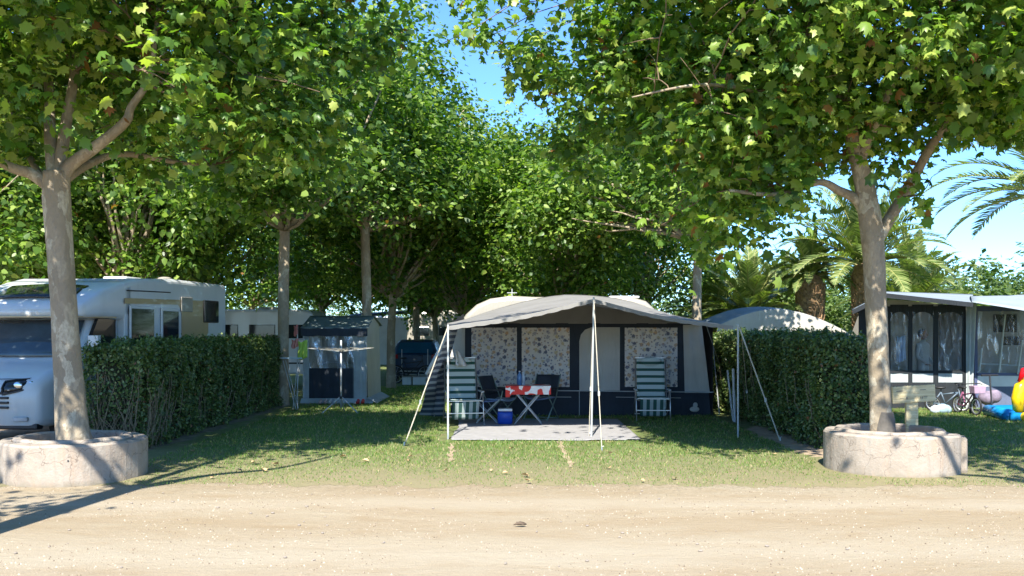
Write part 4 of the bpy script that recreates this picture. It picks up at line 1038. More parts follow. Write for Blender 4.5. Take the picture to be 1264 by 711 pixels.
# ------------------------------------------------------------------ recliners
def recliner(loc, rz, label, tilt):
    t = empty('recliner_chair', loc, label, 'chair', rz=rz, group='green and white striped recliners')
    hw = .285
    bk = lambda v: Vector((0, .24+tilt*v, .44+.78*v))
    b = MB(); b.sheet(lambda u, v: bk(v)+Vector(((2*u-1)*hw, .03*math.sin(math.pi*u), 0)), 8, 14); b.build('backrest', M_STR_H, t, local=True, smooth=True, solid=.045)
    b = MB(); b.ball(bk(.93)+Vector((0, -.05, 0)), (.22, .05, .09)); b.build('head_cushion', M_STR_H, t, local=True, smooth=True)
    b = MB(); b.sheet(lambda u, v: Vector(((2*u-1)*hw, -.26+.5*v, .42-.03*math.sin(math.pi*v)+.04*(1-v))), 6, 8); b.build('seat', M_STR_H, t, local=True, smooth=True, solid=.045)
    b = MB(); b.sheet(lambda u, v: Vector(((2*u-1)*(hw-.03), -.27+.10*v, .44-.34*v)), 12, 6); b.build('leg_rest', M_STR_V, t, local=True, smooth=True, solid=.03)
    for s in (-1, 1):
        x = s*(hw+.03)
        b = MB(); b.tube([bk(1)+Vector((x*.97, .03, .02)), bk(0)+Vector((x, .03, 0)), (x, .0, .42), (x, -.28, .44)], .012, 7); b.build('side_frame', M_ALU, t, local=True, smooth=True)
        b = MB(); b.tube([(x+s*.02, -.34, .012), (x+s*.02, -.26, .35), (x+s*.02, -.2, .60)], .012, 7); b.tube([(x+s*.02, -.34, .012), (x+s*.02, -.40, .012)], .012, 7); b.build('leg', M_ALU, t, local=True, smooth=True)
        b = MB(); b.tube([(x+s*.02, .42, .012), (x+s*.02, .2, .35), (x+s*.02, -.1, .60)], .012, 7); b.build('leg', M_ALU, t, local=True, smooth=True)
        b = MB(); b.box((x+s*.02, -.02, .615), (.055, .42, .03)); b.build('armrest', M_POLEW, t, local=True, bevel=.01)
    for pp in ([(-hw-.05, -.3, .22), (hw+.05, -.3, .22)], [(-hw-.05, .36, .1), (hw+.05, .36, .1)], [bk(1)+Vector((-hw-.03, .03, .02)), bk(1)+Vector((hw+.03, .03, .02))], [(-hw-.03, -.3, .45), (hw+.03, -.3, .45)]):
        b = MB(); b.tube(pp, .011, 6); b.build('crossbar', M_ALU, t, local=True)
    return t
recliner((X(572, 18.9), 18.95, .03), R(12), 'striped recliner left of the table by the canopy pole', .16)
recliner((X(805, 20.0), 20.0, .0), R(-3), 'striped recliner alone in front of the right curtained window', .20)
# white towel/paper over the left recliner
b = MB(); b.sheet(lambda u, v: Vector((X(563+14*u*(1-.8*v), 19.3), 19.2+.04*math.sin(u*7), Zp(452-20*v, 19.3))), 8, 6)
tag(b.build('folded_towel', simple('white_towel', (.6, .6, .58), .9, .1, 20), smooth=True, solid=.02), 'white towel corner standing on top of the left recliner', 'towel')

# ------------------------------------------------------------------ table, cloth, chairs, bag, bottle
TD = 18.75
t = empty('folding_table', (X(651, TD), TD, .03), 'small folding camping table with crossed pale legs on the mat', 'table')
x0, x1 = X(626, TD), X(678, TD); zt = .75
b = MB(); b.box(((x0+x1)/2, TD+.28, zt-.012), (x1-x0, .56, .024)); b.build('table_top', M_POLEW, t, bevel=.005)
for y in (TD+.03, TD+.5):
    b = MB(); b.tube([(x0+.08, y, zt-.03), (x1-.14, y, .035)], .013, 7); b.build('leg', M_POLEW, t, smooth=True)
    b = MB(); b.tube([(x1-.08, y+.02, zt-.03), (x0+.14, y+.02, .035)], .013, 7); b.build('leg', M_POLEW, t, smooth=True)
b = MB()
def tc(u, v):   # draped cloth: front overhang, top, back
    x = x0-.03+(x1-x0+.06)*u
    if v < .3: y = TD-.012+.012*math.sin(u*23); z = zt+.006-.16*(1-v/.3)-(.05*(u < .12)*(1-v/.3))
    elif v < .8: y = TD-.01+.58*(v-.3)/.5; z = zt+.006
    else: y = TD+.575; z = zt+.006-.14*(v-.8)/.2
    return Vector((x, y, z))
b.sheet(tc, 24, 20); tag(b.build('tablecloth', M_TCLOTH, smooth=False, solid=.004), 'red and white patterned cloth draped over the folding table', 'tablecloth')
bl = simple('blue_plastic', (.10, .22, .42), .2, .2, 6)
def bottle(px, h_, r_, mat, lab, dy=.3):
    t = empty('bottle', (X(px, TD), TD+dy, zt+.009), lab, 'bottle')
    b = MB(); z = zt+.009; x = X(px, TD)
    b.tube([(x, TD+dy, z), (x, TD+dy, z+h_*.68), (x, TD+dy, z+h_*.82), (x, TD+dy, z+h_*.93)], [r_, r_, r_*.4, r_*.35], 14); b.build('body', mat, t, smooth=True)
    b = MB(); b.tube([(x, TD+dy, z+h_*.93), (x, TD+dy, z+h_)], r_*.42, 10); b.build('cap', M_WHITE, t)
bottle(641.5, .27, .045, bl, 'blue plastic bottle standing on the tablecloth'); bottle(646, .25, .04, simple('clear_plastic_bottle', (.5, .55, .6), .15, .1, 6), 'clear pale bottle beside the blue one on the table', .36)
def campchair(loc, rz, label, mat):
    t = empty('folding_chair', loc, label, 'chair', rz=rz, group='dark folding chairs round the table')
    b = MB(); b.sheet(lambda u, v: Vector(((2*u-1)*.24, -.22+.42*v, .45-.04*math.sin(math.pi*u))), 8, 5); b.build('seat', mat, t, local=True, smooth=True, solid=.02)
    b = MB(); b.sheet(lambda u, v: Vector(((2*u-1)*.25, .22+.12*v+.05*math.sin(math.pi*u), .52+.36*v)), 8, 6); b.build('backrest', M_NAVY, t, local=True, smooth=True, solid=.02)
    for s in (-1, 1):
        x = s*.26
        b = MB(); b.tube([(x, .36, .9), (x, .16, .46), (x, -.26, .0)], .012, 7); b.build('leg', M_DKGREEN, t, local=True, smooth=True)
        b = MB(); b.tube([(x+s*.015, -.24, .62), (x+s*.015, -.2, .46), (x+s*.015, .26, .0)], .012, 7); b.build('leg', M_DKGREEN, t, local=True, smooth=True)
        b = MB(); b.box((x+s*.01, 0, .63), (.045, .44, .025)); b.build('armrest', M_BLACK, t, local=True, bevel=.008)
    for yy in (-.24, .24):
        b = MB(); b.tube([(-.26, yy, .03), (.26, yy, .03)], .01, 6); b.build('crossbar', M_DKGREEN, t, local=True)
M_DKGREEN = simple('green_grey_tube', (.13, .20, .17), .4, .15, 5)
campchair((X(617, 19.4), 19.35, .03), R(58), 'dark folding chair left of the table facing it', simple('blue_white_seat', (.22, .32, .45), .8, .3, 12))
campchair((X(668, 19.6), 19.75, .03), R(-28), 'dark folding chair behind the right end of the table', simple('blue_seat', (.13, .19, .34), .8, .3, 12))
t = empty('folding_stool', (X(601, 19.2), 19.2, .03), 'small blue folding stool beside the left recliner', 'stool')
cx = X(601, 19.2)
b = MB(); b.sheet(lambda u, v: Vector((cx-.24+.48*u, 19.05+.36*v, .47-.03*math.sin(math.pi*u))), 6, 4); b.build('seat', simple('mid_blue_canvas', (.10, .16, .30), .8, .2, 9), t, smooth=True, solid=.02)
for y in (19.05, 19.41):
    for s in (-1, 1):
        b = MB(); b.tube([(cx-s*.24, y+.012*s, .48), (cx+s*.2, y+.012*s, .035)], .011, 6); b.build('leg', M_POLEW, t)
t = empty('cooler_bag', (X(623.5, 18.9), 18.9, .03), 'blue cooler bag with white top on the mat under the table', 'bag')
cx = X(623.5, 18.9)
b = MB(); b.loft([ringrect(cx-.13, cx+.13, .035, .25, 18.8, .03), ringrect(cx-.145, cx+.145, .032, .28, 18.9, .04), ringrect(cx-.13, cx+.13, .035, .25, 19.0, .03)]); b.build('body', simple('bright_blue_fabric', (.01, .06, .38), .5, .2, 6), t, smooth=True)
b = MB(); b.box((cx, 18.9, .30), (.27, .2, .05)); b.build('lid', M_WHITE, t, bevel=.015)
b = MB(); b.tube([(cx-.11, 18.9, .32), (cx-.08, 18.9, .42), (cx+.08, 18.9, .42), (cx+.11, 18.9, .32)], .01, 6); b.build('handle', M_NAVY, t)

# ------------------------------------------------------------------ small tent with clear front
SD = 24.6
st = empty('kitchen_tent', (X(415, SD), SD, 0), 'small green-grey kitchen tent with clear front behind the clothes airer', 'tent')
sx0, sx1 = X(375, SD), X(452, SD); ze = Zp(405, SD); SB = SD+2.5; zb_ = Zp(392, SD+.5)+.05
b = MB()
b.sheet(lambda u, v: Vector((sx0-.06+(sx1-sx0+.12)*u+.0*v, SD-.12+(1.2)*v, ze+(zb_-ze)*v-.02*math.sin(math.pi*u))), 10, 6)
b.sheet(lambda u, v: Vector((sx0-.06+(sx1-sx0+.12)*u, SD+1.08+1.5*v, zb_-.25*v)), 10, 6)
b.build('roof', M_TENTG, st, smooth=True, solid=.01)
b = MB(); b.sheet(lambda u, v: Vector((sx0-.05+(sx1-sx0+.1)*u, SD-.125, ze+.005-.19*v-.02*abs(math.sin(u*12)))), 30, 2); b.build('valance', M_NAVY, st)
b = MB(); b.sheet(lambda u, v: Vector((sx0+.12+(sx1-sx0-.42)*u, SD+.01*math.sin(u*30), .12+(.75)*v)), 20, 4); b.build('lower_front', M_NAVY, st, smooth=True)
b = MB(); b.sheet(lambda u, v: Vector((sx0+.12+(sx1-sx0-.42)*u, SD+.02*math.sin(u*17+v*5), .87+(ze-.95)*v)), 24, 12); b.build('clear_window', M_CLEAR, st, smooth=True)
b = MB(); b.sheet(lambda u, v: Vector((sx0-.02-.0+.15*u, SD-.01, .03+(ze-.1)*v)), 2, 4); b.build('front_border', M_TENTL, st)
b = MB(); b.sheet(lambda u, v: Vector((sx1-.32+.32*u, SD-.01+.02*math.sin(u*20), .03+(ze-.08)*v)), 8, 4); b.build('front_border', M_TENTL, st, smooth=True)
def side(u, v): return Vector((sx1+.05*(1-v), SD+2.4*u, .03+(ze-.03+((zb_-ze)*min(1, u*2.2) if u < .5 else (zb_-ze)*1-.2*(u-.5)))*v))
b = MB(); b.sheet(side, 16, 8); b.build('side_wall', M_TENTW if 'M_TENTW' in globals() else M_GREY, st, smooth=True)
b = MB(); b.sheet(lambda u, v: Vector((sx0, SD+2.4*u, .03+(ze)*v)), 8, 4); b.build('side_wall', M_GREY, st)
b = MB(); b.sheet(lambda u, v: Vector((sx0+(sx1-sx0)*u, SB-.1, .03+(ze)*v)), 8, 4); b.build('back_wall', M_TENTL, st)
b = MB(); b.sheet(lambda u, v: Vector((sx0-.05+(sx1-sx0+.25)*u, SD-.03-.22*v, .13-.11*v)), 10, 2); b.sheet(lambda u, v: Vector((sx1+.04+.25*v, SD-.2+2.6*u, .15-.13*v)), 10, 2); b.build('mud_skirt', M_TENTL, st)
for (x, y) in ((sx0, SD-.02), (sx1, SD-.02), (sx1, SB-.1), (sx0, SB-.1)):
    b = MB(); b.tube([(x, y, 0), (x, y, ze)], .018, 8); b.build('pole', M_POLEW, st)
# shelf of goods seen through the window
sh = empty('storage_shelf', ((sx0+sx1)/2, SD+1.3, 0), 'shelf seen through the clear front of the small tent', 'shelf')
for k, z in enumerate((.5, .95, 1.35)):
    b = MB(); b.box(((sx0+sx1)/2, SD+1.3, z), (sx1-sx0-.3, .4, .025)); b.build('shelf_board', M_POLEW, sh)
for x in (sx0+.17, sx1-.17):
    b = MB(); b.tube([(x, SD+1.15, 0), (x, SD+1.15, 1.5)], .012, 6); b.build('post', M_POLEW, sh)

# clothes airer
AD2 = 21.6
t = empty('rotary_airer', (X(421, AD2), AD2, 0), 'rotary clothes airer on tripod feet in front of the small tent', 'clothes airer')
cx = X(421, AD2)
b = MB(); b.tube([(cx, AD2, .12), (cx, AD2, Zp(420, AD2))], .02, 8); b.build('pole', M_POLEW, t, smooth=True)
b = MB(); b.tube([(cx, AD2, Zp(435, AD2)), (cx, AD2, Zp(432, AD2))], .04, 10); b.tube([(cx, AD2, Zp(492, AD2)), (cx, AD2, Zp(489, AD2))], .04, 10); b.build('collar', M_BLACK, t)
for a in (200, 340, 90):
    b = MB(); b.tube([(cx, AD2, Zp(489, AD2)), (cx+math.cos(R(a))*.42, AD2+math.sin(R(a))*.42, .012)], .013, 7); b.build('leg', M_POLEW, t)
for a in (20, 110, 200, 290):
    e = Vector((cx+math.cos(R(a))*.72, AD2+math.sin(R(a))*.72, 1.42)); b = MB(); b.tube([(cx, AD2, Zp(434, AD2)), e], .006, 6); b.build('arm', M_POLEW, t)
b = MB()
for k in range(1, 5):
    q = [Vector((cx+math.cos(R(a))*.72*k/4, AD2+math.sin(R(a))*.72*k/4, Zp(434, AD2)+(1.42-Zp(434, AD2))*k/4)) for a in (20, 110, 200, 290)]
    for i in range(4): b.tube([q[i], q[(i+1) % 4]], .0028, 4)
b.build('washing_line', M_ROPE, t)
# ironing board with clothes by hedge end
ID = 22.5
t = empty('ironing_board', (X(358, ID), ID, 0), 'pale ironing board with thin legs between hedge and small tent', 'ironing board')
zb2 = Zp(443, ID)
b = MB(); b.prism([Vector((X(p, ID), ID+q, zb2)) for p, q in ((343, .1), (347, -.05), (356, -.12), (374, -.12), (374, .24), (356, .24), (347, .2))], (0, 0, .03)); b.build('board_top', simple('pale_blue_cover', (.45, .55, .62), .8, .2, 9), t, bevel=.01)
for (a, c) in ((350, 366), (368, 362)):
    for dy in (-.05, .2):
        b = MB(); b.tube([W(a, 445, ID)+Vector((0, dy, 0)), Vector((X(c, ID), ID+dy, .01))], .01, 6); b.build('leg', M_POLEW, t)
def garment(px0, px1, y0, y1, D, mat, label, name='garment'):
    b = MB()
    b.sheet(lambda u, v: Vector((X(px0+(px1-px0)*(u+.06*math.sin(v*6)*(1-u)), D), D+.03*math.sin(u*14+v*2), Zp(y0+(y1-y0)*v+1.5*math.sin(u*5), D))), 12, 10)
    return tag(b.build(name, mat, smooth=True, solid=.02), label, 'garment')
garment(368, 379, 421, 443, ID-.05, simple('lime_fabric', (.38, .55, .08), .8, .2, 8), 'lime green garment hanging above the ironing board')
garment(360, 368, 419, 429, ID+.02, simple('pink_fabric', (.55, .22, .18), .8, .2, 8), 'pink garment hanging left of the lime green one')
garment(363, 367, 402, 414, ID+.06, simple('brick_red_fabric', (.40, .13, .10), .8, .2, 8), 'narrow brick red cloth hung highest beside the small tent')
t = empty('line_post', (X(366, ID), ID+.1, 0), 'thin pale post the garments hang from beside the small tent', 'post')
b = MB(); b.tube([(X(366, ID), ID+.1, 0), (X(366, ID), ID+.1, Zp(400, ID))], .014, 7); b.build('upright', M_POLEW, t); b = MB(); b.tube([(X(358, ID), ID+.1, Zp(418, ID)), (X(381, ID), ID+.1, Zp(420, ID))], .01, 6); b.build('crossbar', M_POLEW, t)
# parcels by the tent foot
for i, (px, c, lab) in enumerate(((399, (.5, .35, .3), 'pale pink shoes at the foot of the small tent'), (411, (.6, .55, .5), 'pale sandals beside the airer foot'), (445, (.6, .05, .04), 'red shoe at the right foot of the small tent'))):
    b = MB(); x = X(px, 24.2)
    for s in (-1, 1): b.ball((x+s*.06, 24.15, .06), (.045, .13, .045)); b.ball((x+s*.06, 24.24, .09), (.04, .06, .05))
    tag(b.build('shoes', simple('shoe_%s' % ['pink', 'pale', 'red'][i], c, .6, .2, 9), smooth=True), lab, 'shoes')

# ------------------------------------------------------------------ dark blue car with bike rack
D = 34.5
cx = X(512, D); t = empty('parked_car', (cx, D, 0), 'dark blue car seen from behind between the trees', 'car')
b = MB()
def cring(y, w_, zb, zt, wt):   # section: wide low, narrow roof
    return [Vector((cx+s, y, z)) for s, z in ((-w_*.9, zb), (w_*.9, zb), (w_, zb+.2), (w_, .88), (wt, zt-.08), (wt*.85, zt), (-wt*.85, zt), (-wt, zt-.08), (-w_, .88), (-w_, zb+.2))]
b.loft([cring(D, .80, .3, .98, .76), cring(D+.08, .84, .25, 1.0, .78), cring(D+.35, .86, .22, 1.42, .66), cring(D+.8, .86, .22, 1.48, .66), cring(D+2.2, .86, .22, 1.46, .64), cring(D+3.0, .85, .22, 1.05, .76), cring(D+4.0, .8, .25, .85, .7)])
b.build('body', M_BLUE, t, bevel=.05)
b = MB(); b.poly([Vector((cx-.62, D+.08, 1.02)), Vector((cx+.62, D+.08, 1.02)), Vector((cx+.54, D+.31, 1.37)), Vector((cx-.54, D+.31, 1.37))]); b.build('rear_window', simple('blue_reflecting_glass', (.02, .10, .16), .1, .2, 2), t, solid=.03)
for s in (-1, 1):
    b = MB(); b.box((cx+s*.70, D+.02, .90), (.24, .12, .14)); b.build('tail_lamp', M_RED, t, bevel=.02)
    for y in (D+.75, D+3.2):
        b = MB(); b.tube([(cx+s*.66, y, .31), (cx+s*.87, y, .31)], .31, 20); b.build('wheel', M_RUBBER, t, bevel=.02)
b = MB(); b.box((cx, D-.03, .42), (1.6, .14, .2)); b.build('bumper', M_BLACK, t, bevel=.03)
b = MB(); b.box((cx, D-.05, .80), (.1, .02, .05)); b.build('emblem', M_CHROME, t)
t = empty('bike_rack', (cx, D-.3, 0), 'white bicycle rack frame on the back of the blue car', 'bike rack')
for px in (496, 531 - 3):
    b = MB(); b.tube([W(px, 431, D-.3), W(px, 458, D-.3)], .018, 6); b.build('upright', M_POLEW, t)
b = MB(); b.tube([W(494, 458, D-.3), W(535, 459, D-.3)], .022, 6); b.tube([W(494, 462, D-.45), W(535, 463, D-.45)], .022, 6); b.build('rail', M_POLEW, t)
for i, (px0, px1) in enumerate(((497, 508), (510, 526))):
    D = 33
    x0, x1 = X(px0, D), X(px1, D); t = empty('storage_box', ((x0+x1)/2, D, 0), ['small white storage box on the grass behind the blue car', 'wider white storage box right of the small one behind the car'][i], 'box')
    b = MB(); b.box(((x0+x1)/2, D, .13), (x1-x0, .3, .26)); b.build('body', M_WHITE, t, bevel=.02); b = MB(); b.box(((x0+x1)/2, D, .275), (x1-x0+.03, .33, .03)); b.build('lid', M_WHITE2, t, bevel=.01)

def bicycle(loc, rz, label, frame, wr=.3, basket=None, grp=None, name='bicycle', cat='bicycle'):
    t = empty(name, loc, label, cat, rz=rz, group=grp); s = wr/.3
    fw, rw = Vector((0, -.5*s, wr)), Vector((0, .5*s, wr)); bb = Vector((0, .08*s, wr*.95)); seat = Vector((0, .22*s, wr+.42*s)); hd = Vector((0, -.36*s, wr+.42*s))
    for c in (fw, rw):
        b = MB(); b.torus(c, wr-.025, .022*s+.006, 'x', 28, 6); wl = b.build('wheel', M_RUBBER, t, local=True, smooth=True)
        b = MB(); b.torus(c, wr-.05, .01, 'x', 28, 5)
        for k in range(10): b.tube([c, c+Vector((0, math.cos(k*.628), math.sin(k*.628)))*(wr-.04)], .003, 3)
        b.build('spokes', M_ALU, wl, local=True)
    b = MB()
    for p, q in ((bb, seat), (bb, hd), (seat+(bb-seat)*.2, hd), (bb, rw), (seat, rw)): b.tube([p, q], .016, 7)
    b.tube([hd+Vector((.0, -.0, .08)), fw+Vector((.03, 0, 0))], .014, 7); b.build('frame', frame, t, local=True, smooth=True)
    b = MB(); b.tube([hd+Vector((-.24, .06, .18)), hd+Vector((-.1, -.02, .2)), hd+Vector((.1, -.02, .2)), hd+Vector((.24, .06, .18))], .012, 7); b.tube([hd, hd+Vector((0, -.02, .2))], .012, 7); b.build('handlebar', M_BLACK, t, local=True, smooth=True)
    b = MB(); b.ball(seat+Vector((0, .02, .1)), (.07, .13, .03)); b.tube([seat, seat+Vector((0, 0, .1))], .012, 6); b.build('saddle', M_BLACK, t, local=True, smooth=True)
    if basket:
        b = MB(); b.box(hd+Vector((0, -.14, .08)), (.24, .18, .16), 0, None, 1.15); b.build('basket', basket, t, local=True, bevel=.01)
    return t
bicycle((X(507, 33.6), 33.6, 0), R(80), 'dark adult bicycle standing across the back of the blue car', M_BLACK, .32)
M_PINK = simple('pink_paint', (.30, .10, .18), .4, .15, 5); M_PINKB = simple('pale_pink_basket', (.40, .28, .36), .6, .15, 12)
bicycle((X(1196, 21.2), 21.3, 0), R(8), "child's pink bicycle with a pale basket before the right awning", M_PINK, .2, M_PINKB)
bicycle((X(1172, 22.0), 22.1, 0), R(70), "child's pale bicycle leaning behind the pink one", simple('pale_teal_paint', (.10, .14, .18), .4, .15, 5), .18)
# scooter
D = 20.9; cx = X(1224, D)
t = empty('kick_scooter', (cx, D, 0), 'black kick scooter with T handlebar right of the pink bicycle', 'scooter', rz=R(12))
b = MB(); b.tube([(0, -.02, .1), (0, .06, .86)], .018, 8); b.build('stem', M_BLACK, t, local=True); b = MB(); b.tube([(-.2, .06, .86), (.2, .06, .86)], .018, 8); b.build('handlebar', M_BLACK, t, local=True)
b = MB(); b.box((0, .32, .1), (.12, .55, .03)); b.build('deck', M_BLACK, t, local=True, bevel=.01)
for y in (-.03, .64):
    b = MB(); b.torus((0, y, .07), .05, .022, 'x', 20, 6); b.build('wheel', M_RUBBER, t, local=True, smooth=True)
# pink football-like bags behind scooter
b = MB(); b.ball((X(1219, 21.8), 21.8, Zp(491, 21.8)), (.2, .16, .16)); b.ball((X(1226, 21.8), 21.75, Zp(489, 21.8)), (.15, .14, .15)); b.tube([(X(1219, 21.8), 21.8, .0), (X(1219, 21.8), 21.8, .3)], .06, 8)
tag(b.build('cloth_bundle', simple('mauve_cloth', (.20, .16, .21), .8, .35, 9), smooth=True), 'mauve cloth bundle behind the kick scooter', 'bundle')
for i, (px, py, r_, c) in enumerate(((1163, 506, .12, (.30, .42, .5)), (1155, 508, .1, (.5, .55, .6)))):
    b = MB(); b.ball((X(px, 21.6), 21.6, r_*.8), (r_*1.3, r_, r_)); b.ball((X(px, 21.6)+.1, 21.65, r_*.7), (r_, r_, r_*.9))
    tag(b.build('toy_bag', simple('toy_bag_%s' % ['blue', 'pale'][i], c, .7, .3, 9), smooth=True), ['crumpled blue bag on the grass behind the wooden sign', 'pale crumpled bag left of the blue one'][i], 'bag')
# inflatable
D = 19.9
t = empty('bouncy_castle', (X(1300, D), D, 0), 'small inflatable castle with yellow arches, red top and blue base at the right edge', 'inflatable')
def m_inf(n, c): return simple(n, c, .25, .08, 3)
b = MB(); x0 = X(1242, D)
b.tube([(x0, D-.15, .09), (x0+.7, D-.35, .09), (x0+2.2, D-.35, .09)], .09, 14); b.tube([(x0, D-.15, .12), (x0+.1, D+1, .12), (x0+2.2, D+1.1, .12)], .12, 14)
b.build('base', m_inf('blue_vinyl', (.01, .22, .50)), t, smooth=True)
for k in range(3):
    b = MB(); xx = X(1259, D)+k*.42
    b.tube([(xx-.03, D, .15), (xx-.05, D, .45), (xx+.0, D, .68), (xx+.12, D, .80)], [.10, .12, .11, .06], 14); b.build('column', m_inf('yellow_vinyl', (.75, .50, .01)), t, smooth=True)
b = MB(); b.tube([(X(1258, D)-.02, D-.02, .78), (X(1262, D), D-.05, .98), (X(1290, D), D, 1.1), (X(1330, D), D, .9)], [.03, .08, .11, .10], 14); b.build('roof_tube', m_inf('red_vinyl', (.60, .01, .015)), t, smooth=True)
b = MB(); b.ball((X(1258, D), D-.28, .1), (.12, .1, .1)); b.build('yellow_foot', m_inf('yellow_vinyl_foot', (.70, .52, .02)), t, smooth=True)

# ------------------------------------------------------------------ right awning
RD = 22.9
M_NAVYD = cloth('black_awning_cloth', (.010, .014, .018), 0, .25, 3)
ra = empty('caravan_awning', (X(1190, RD), RD, 0), 'dark framed awning with arched clear windows at the right edge', 'awning')
rx = lambda px: X(px, RD); rz_ = lambda py: Zp(py, RD)
zt = rz_(378)
b = MB()    # frame band pieces (navy/black), around the windows
def bar(a, c, y0, y1, d=.03): b.box(((rx(a)+rx(c))/2, RD, (rz_(y0)+rz_(y1))/2), (rx(c)-rx(a), d, rz_(y0)-rz_(y1)))
WN = [(1099, 1121), (1126, 1152), (1158, 1188)]
bar(1060, 1099, 378, 513); bar(1121, 1126, 378, 513); bar(1152, 1158, 378, 513); bar(1188, 1192, 378, 513)
b.build('frame', M_NAVYD, ra)
for (a, c) in WN:
    # arch header: navy infill above the arched window
    b = MB(); n = 10; cxp = (a+c)/2; hw = (c-a)/2
    arc = [(cxp+hw*math.cos(math.pi*k/n), 394-9*math.sin(math.pi*k/n)) for k in range(n+1)]
    b.prism([Vector((rx(x), RD-.014, rz_(y))) for x, y in [(a, 376), (c, 376)]+arc], (0, .028, 0)); b.build('arch_header', M_NAVYD, ra)
    b = MB(); b.sheet(lambda u, v: Vector((rx(a)+(rx(c)-rx(a))*u, RD+.02*math.sin(u*13+v*4), rz_(457)+(rz_(385)-rz_(457))*v)), 14, 12); b.build('clear_window', M_CLEAR2, ra, smooth=True)
    b = MB(); b.box(((rx(a)+rx(c))/2, RD-.002, rz_(459)), (rx(c)-rx(a), .028, .06)); b.build('sill_band', M_NAVYD, ra)
    b = MB(); b.sheet(lambda u, v: Vector((rx(a)+(rx(c)-rx(a))*u, RD+.008*math.sin(u*9), rz_(472)+(rz_(461)-rz_(472))*v)), 10, 2); b.build('grey_panel', M_TENTL, ra)
    b = MB(); b.sheet(lambda u, v: Vector((rx(a)+(rx(c)-rx(a))*u, RD+.008*math.sin(u*9), rz_(513)+(rz_(472)-rz_(513))*v)), 10, 2); b.build('skirt', M_NAVYD, ra)
b = MB(); b.sheet(lambda u, v: Vector((rx(1191)+(rx(1205)-rx(1191))*(u*(.6+.4*v)), RD-.06+.04*math.sin(u*14), .0+rz_(374)*v)), 12, 6); b.build('corner_drape', M_TENTL, ra, smooth=True)
# right section: blue framed window, white band, slate skirt
b = MB(); b.sheet(lambda u, v: Vector((rx(1205)+(rx(1400)-rx(1205))*u, RD+.015*math.sin(u*40), rz_(461)+(rz_(383)-rz_(461))*v)), 40, 10); b.build('clear_window', M_CLEAR2, ra, smooth=True)
b = MB(); b.sheet(lambda u, v: Vector((rx(1205)+(rx(1400)-rx(1205))*u, RD+.01*math.sin(u*30), rz_(477)+(rz_(463)-rz_(477))*v)), 20, 2); b.build('white_band', simple('white_awning_cloth', (.6, .6, .6), .7, .08, 3), ra)
b = MB(); b.sheet(lambda u, v: Vector((rx(1205)+(rx(1400)-rx(1205))*u, RD+.01*math.sin(u*30), rz_(513)+(rz_(477)-rz_(513))*v)), 20, 2); b.build('skirt', cloth('slate_blue_cloth', (.10, .12, .19), 0), ra)
b = MB()
for (a, y) in ((1205, 0), (1247, 0)):
    pass
b.box(((rx(1205)+rx(1400))/2, RD, rz_(462)), (rx(1400)-rx(1205), .03, .07)); b.box((rx(1204.5), RD, 1.25), (.07, .03, 2.0)); b.box(((rx(1205)+rx(1400))/2, RD+.002, rz_(381)), (rx(1400)-rx(1205), .03, .12)); b.build('frame', simple('slate_frame', (.06, .075, .15), .6), ra)
for (xa_, ya_, xb_, yb_) in ((1241, 388, 1233, 460), (1262, 420, 1256, 462), (1212, 430, 1209, 458)):
    b = MB(); b.tube([W(xa_, ya_, RD-.05), W(xb_, yb_, RD-.05)], .018, 6); b.build('pole', M_POLEW, ra)
b = MB(); b.tube([W(1210, 449, RD+.3), W(1300, 453, RD+.3)], .018, 6); b.build('cross_pole', M_POLEW, ra)
# roof of left section: peaked canopy edge
ED = 21.4
e0, e1, e2 = W(1052, 383, ED), W(1093, 362.5, ED), W(1201, 374, ED)
def re(u): return e0.lerp(e1, u/.3) if u < .3 else e1.lerp(e2, (u-.3)/.7)
b = MB(); b.sheet(lambda u, v: re(u).lerp(Vector((re(u).x*25.4/ED, 25.4, CH+(re(u).z-CH)*25.4/ED+.03+.24*max(0, u-.2))), v)+Vector((0, 0, -.03*math.sin(math.pi*v))), 30, 8); b.build('roof', M_LROOF, ra, smooth=True, solid=.008)
b = MB(); b.sheet(lambda u, v: re(u)+Vector((0, -.012, .01-.10*v)), 30, 1); b.build('roof_edge', M_NAVYD, ra, solid=.01)
b = MB(); b.sheet(lambda u, v: Vector((rx(1058)+(rx(1198)-rx(1058))*u, RD+.02, zt-.03+(max(re(u).z*.86+.32, zt)-zt)*v)), 20, 2); b.build('gable_cloth', M_GREY, ra)
# right roof: eave curve up to the ridge
b = MB(); b.sheet(lambda u, v: (W(1200, 373, 21.5).lerp(W(1420, 425, 20.5), u)+Vector((0, 0, .10*math.sin(math.pi*min(1, u*1.0))))).lerp(W(1196, 371, 25.5).lerp(W(1400, 352, 25.5), min(1, u*1.4)), v)+Vector((0, 0, .12*math.sin(math.pi*v))), 24, 12); b.build('roof', M_LROOF, ra, smooth=True, solid=.008)
b = MB(); b.sheet(lambda u, v: Vector((rx(1062)+1.1*u, RD+3*u, rz_(387)*v)), 6, 3); b.build('side_wall', M_NAVYD, ra)
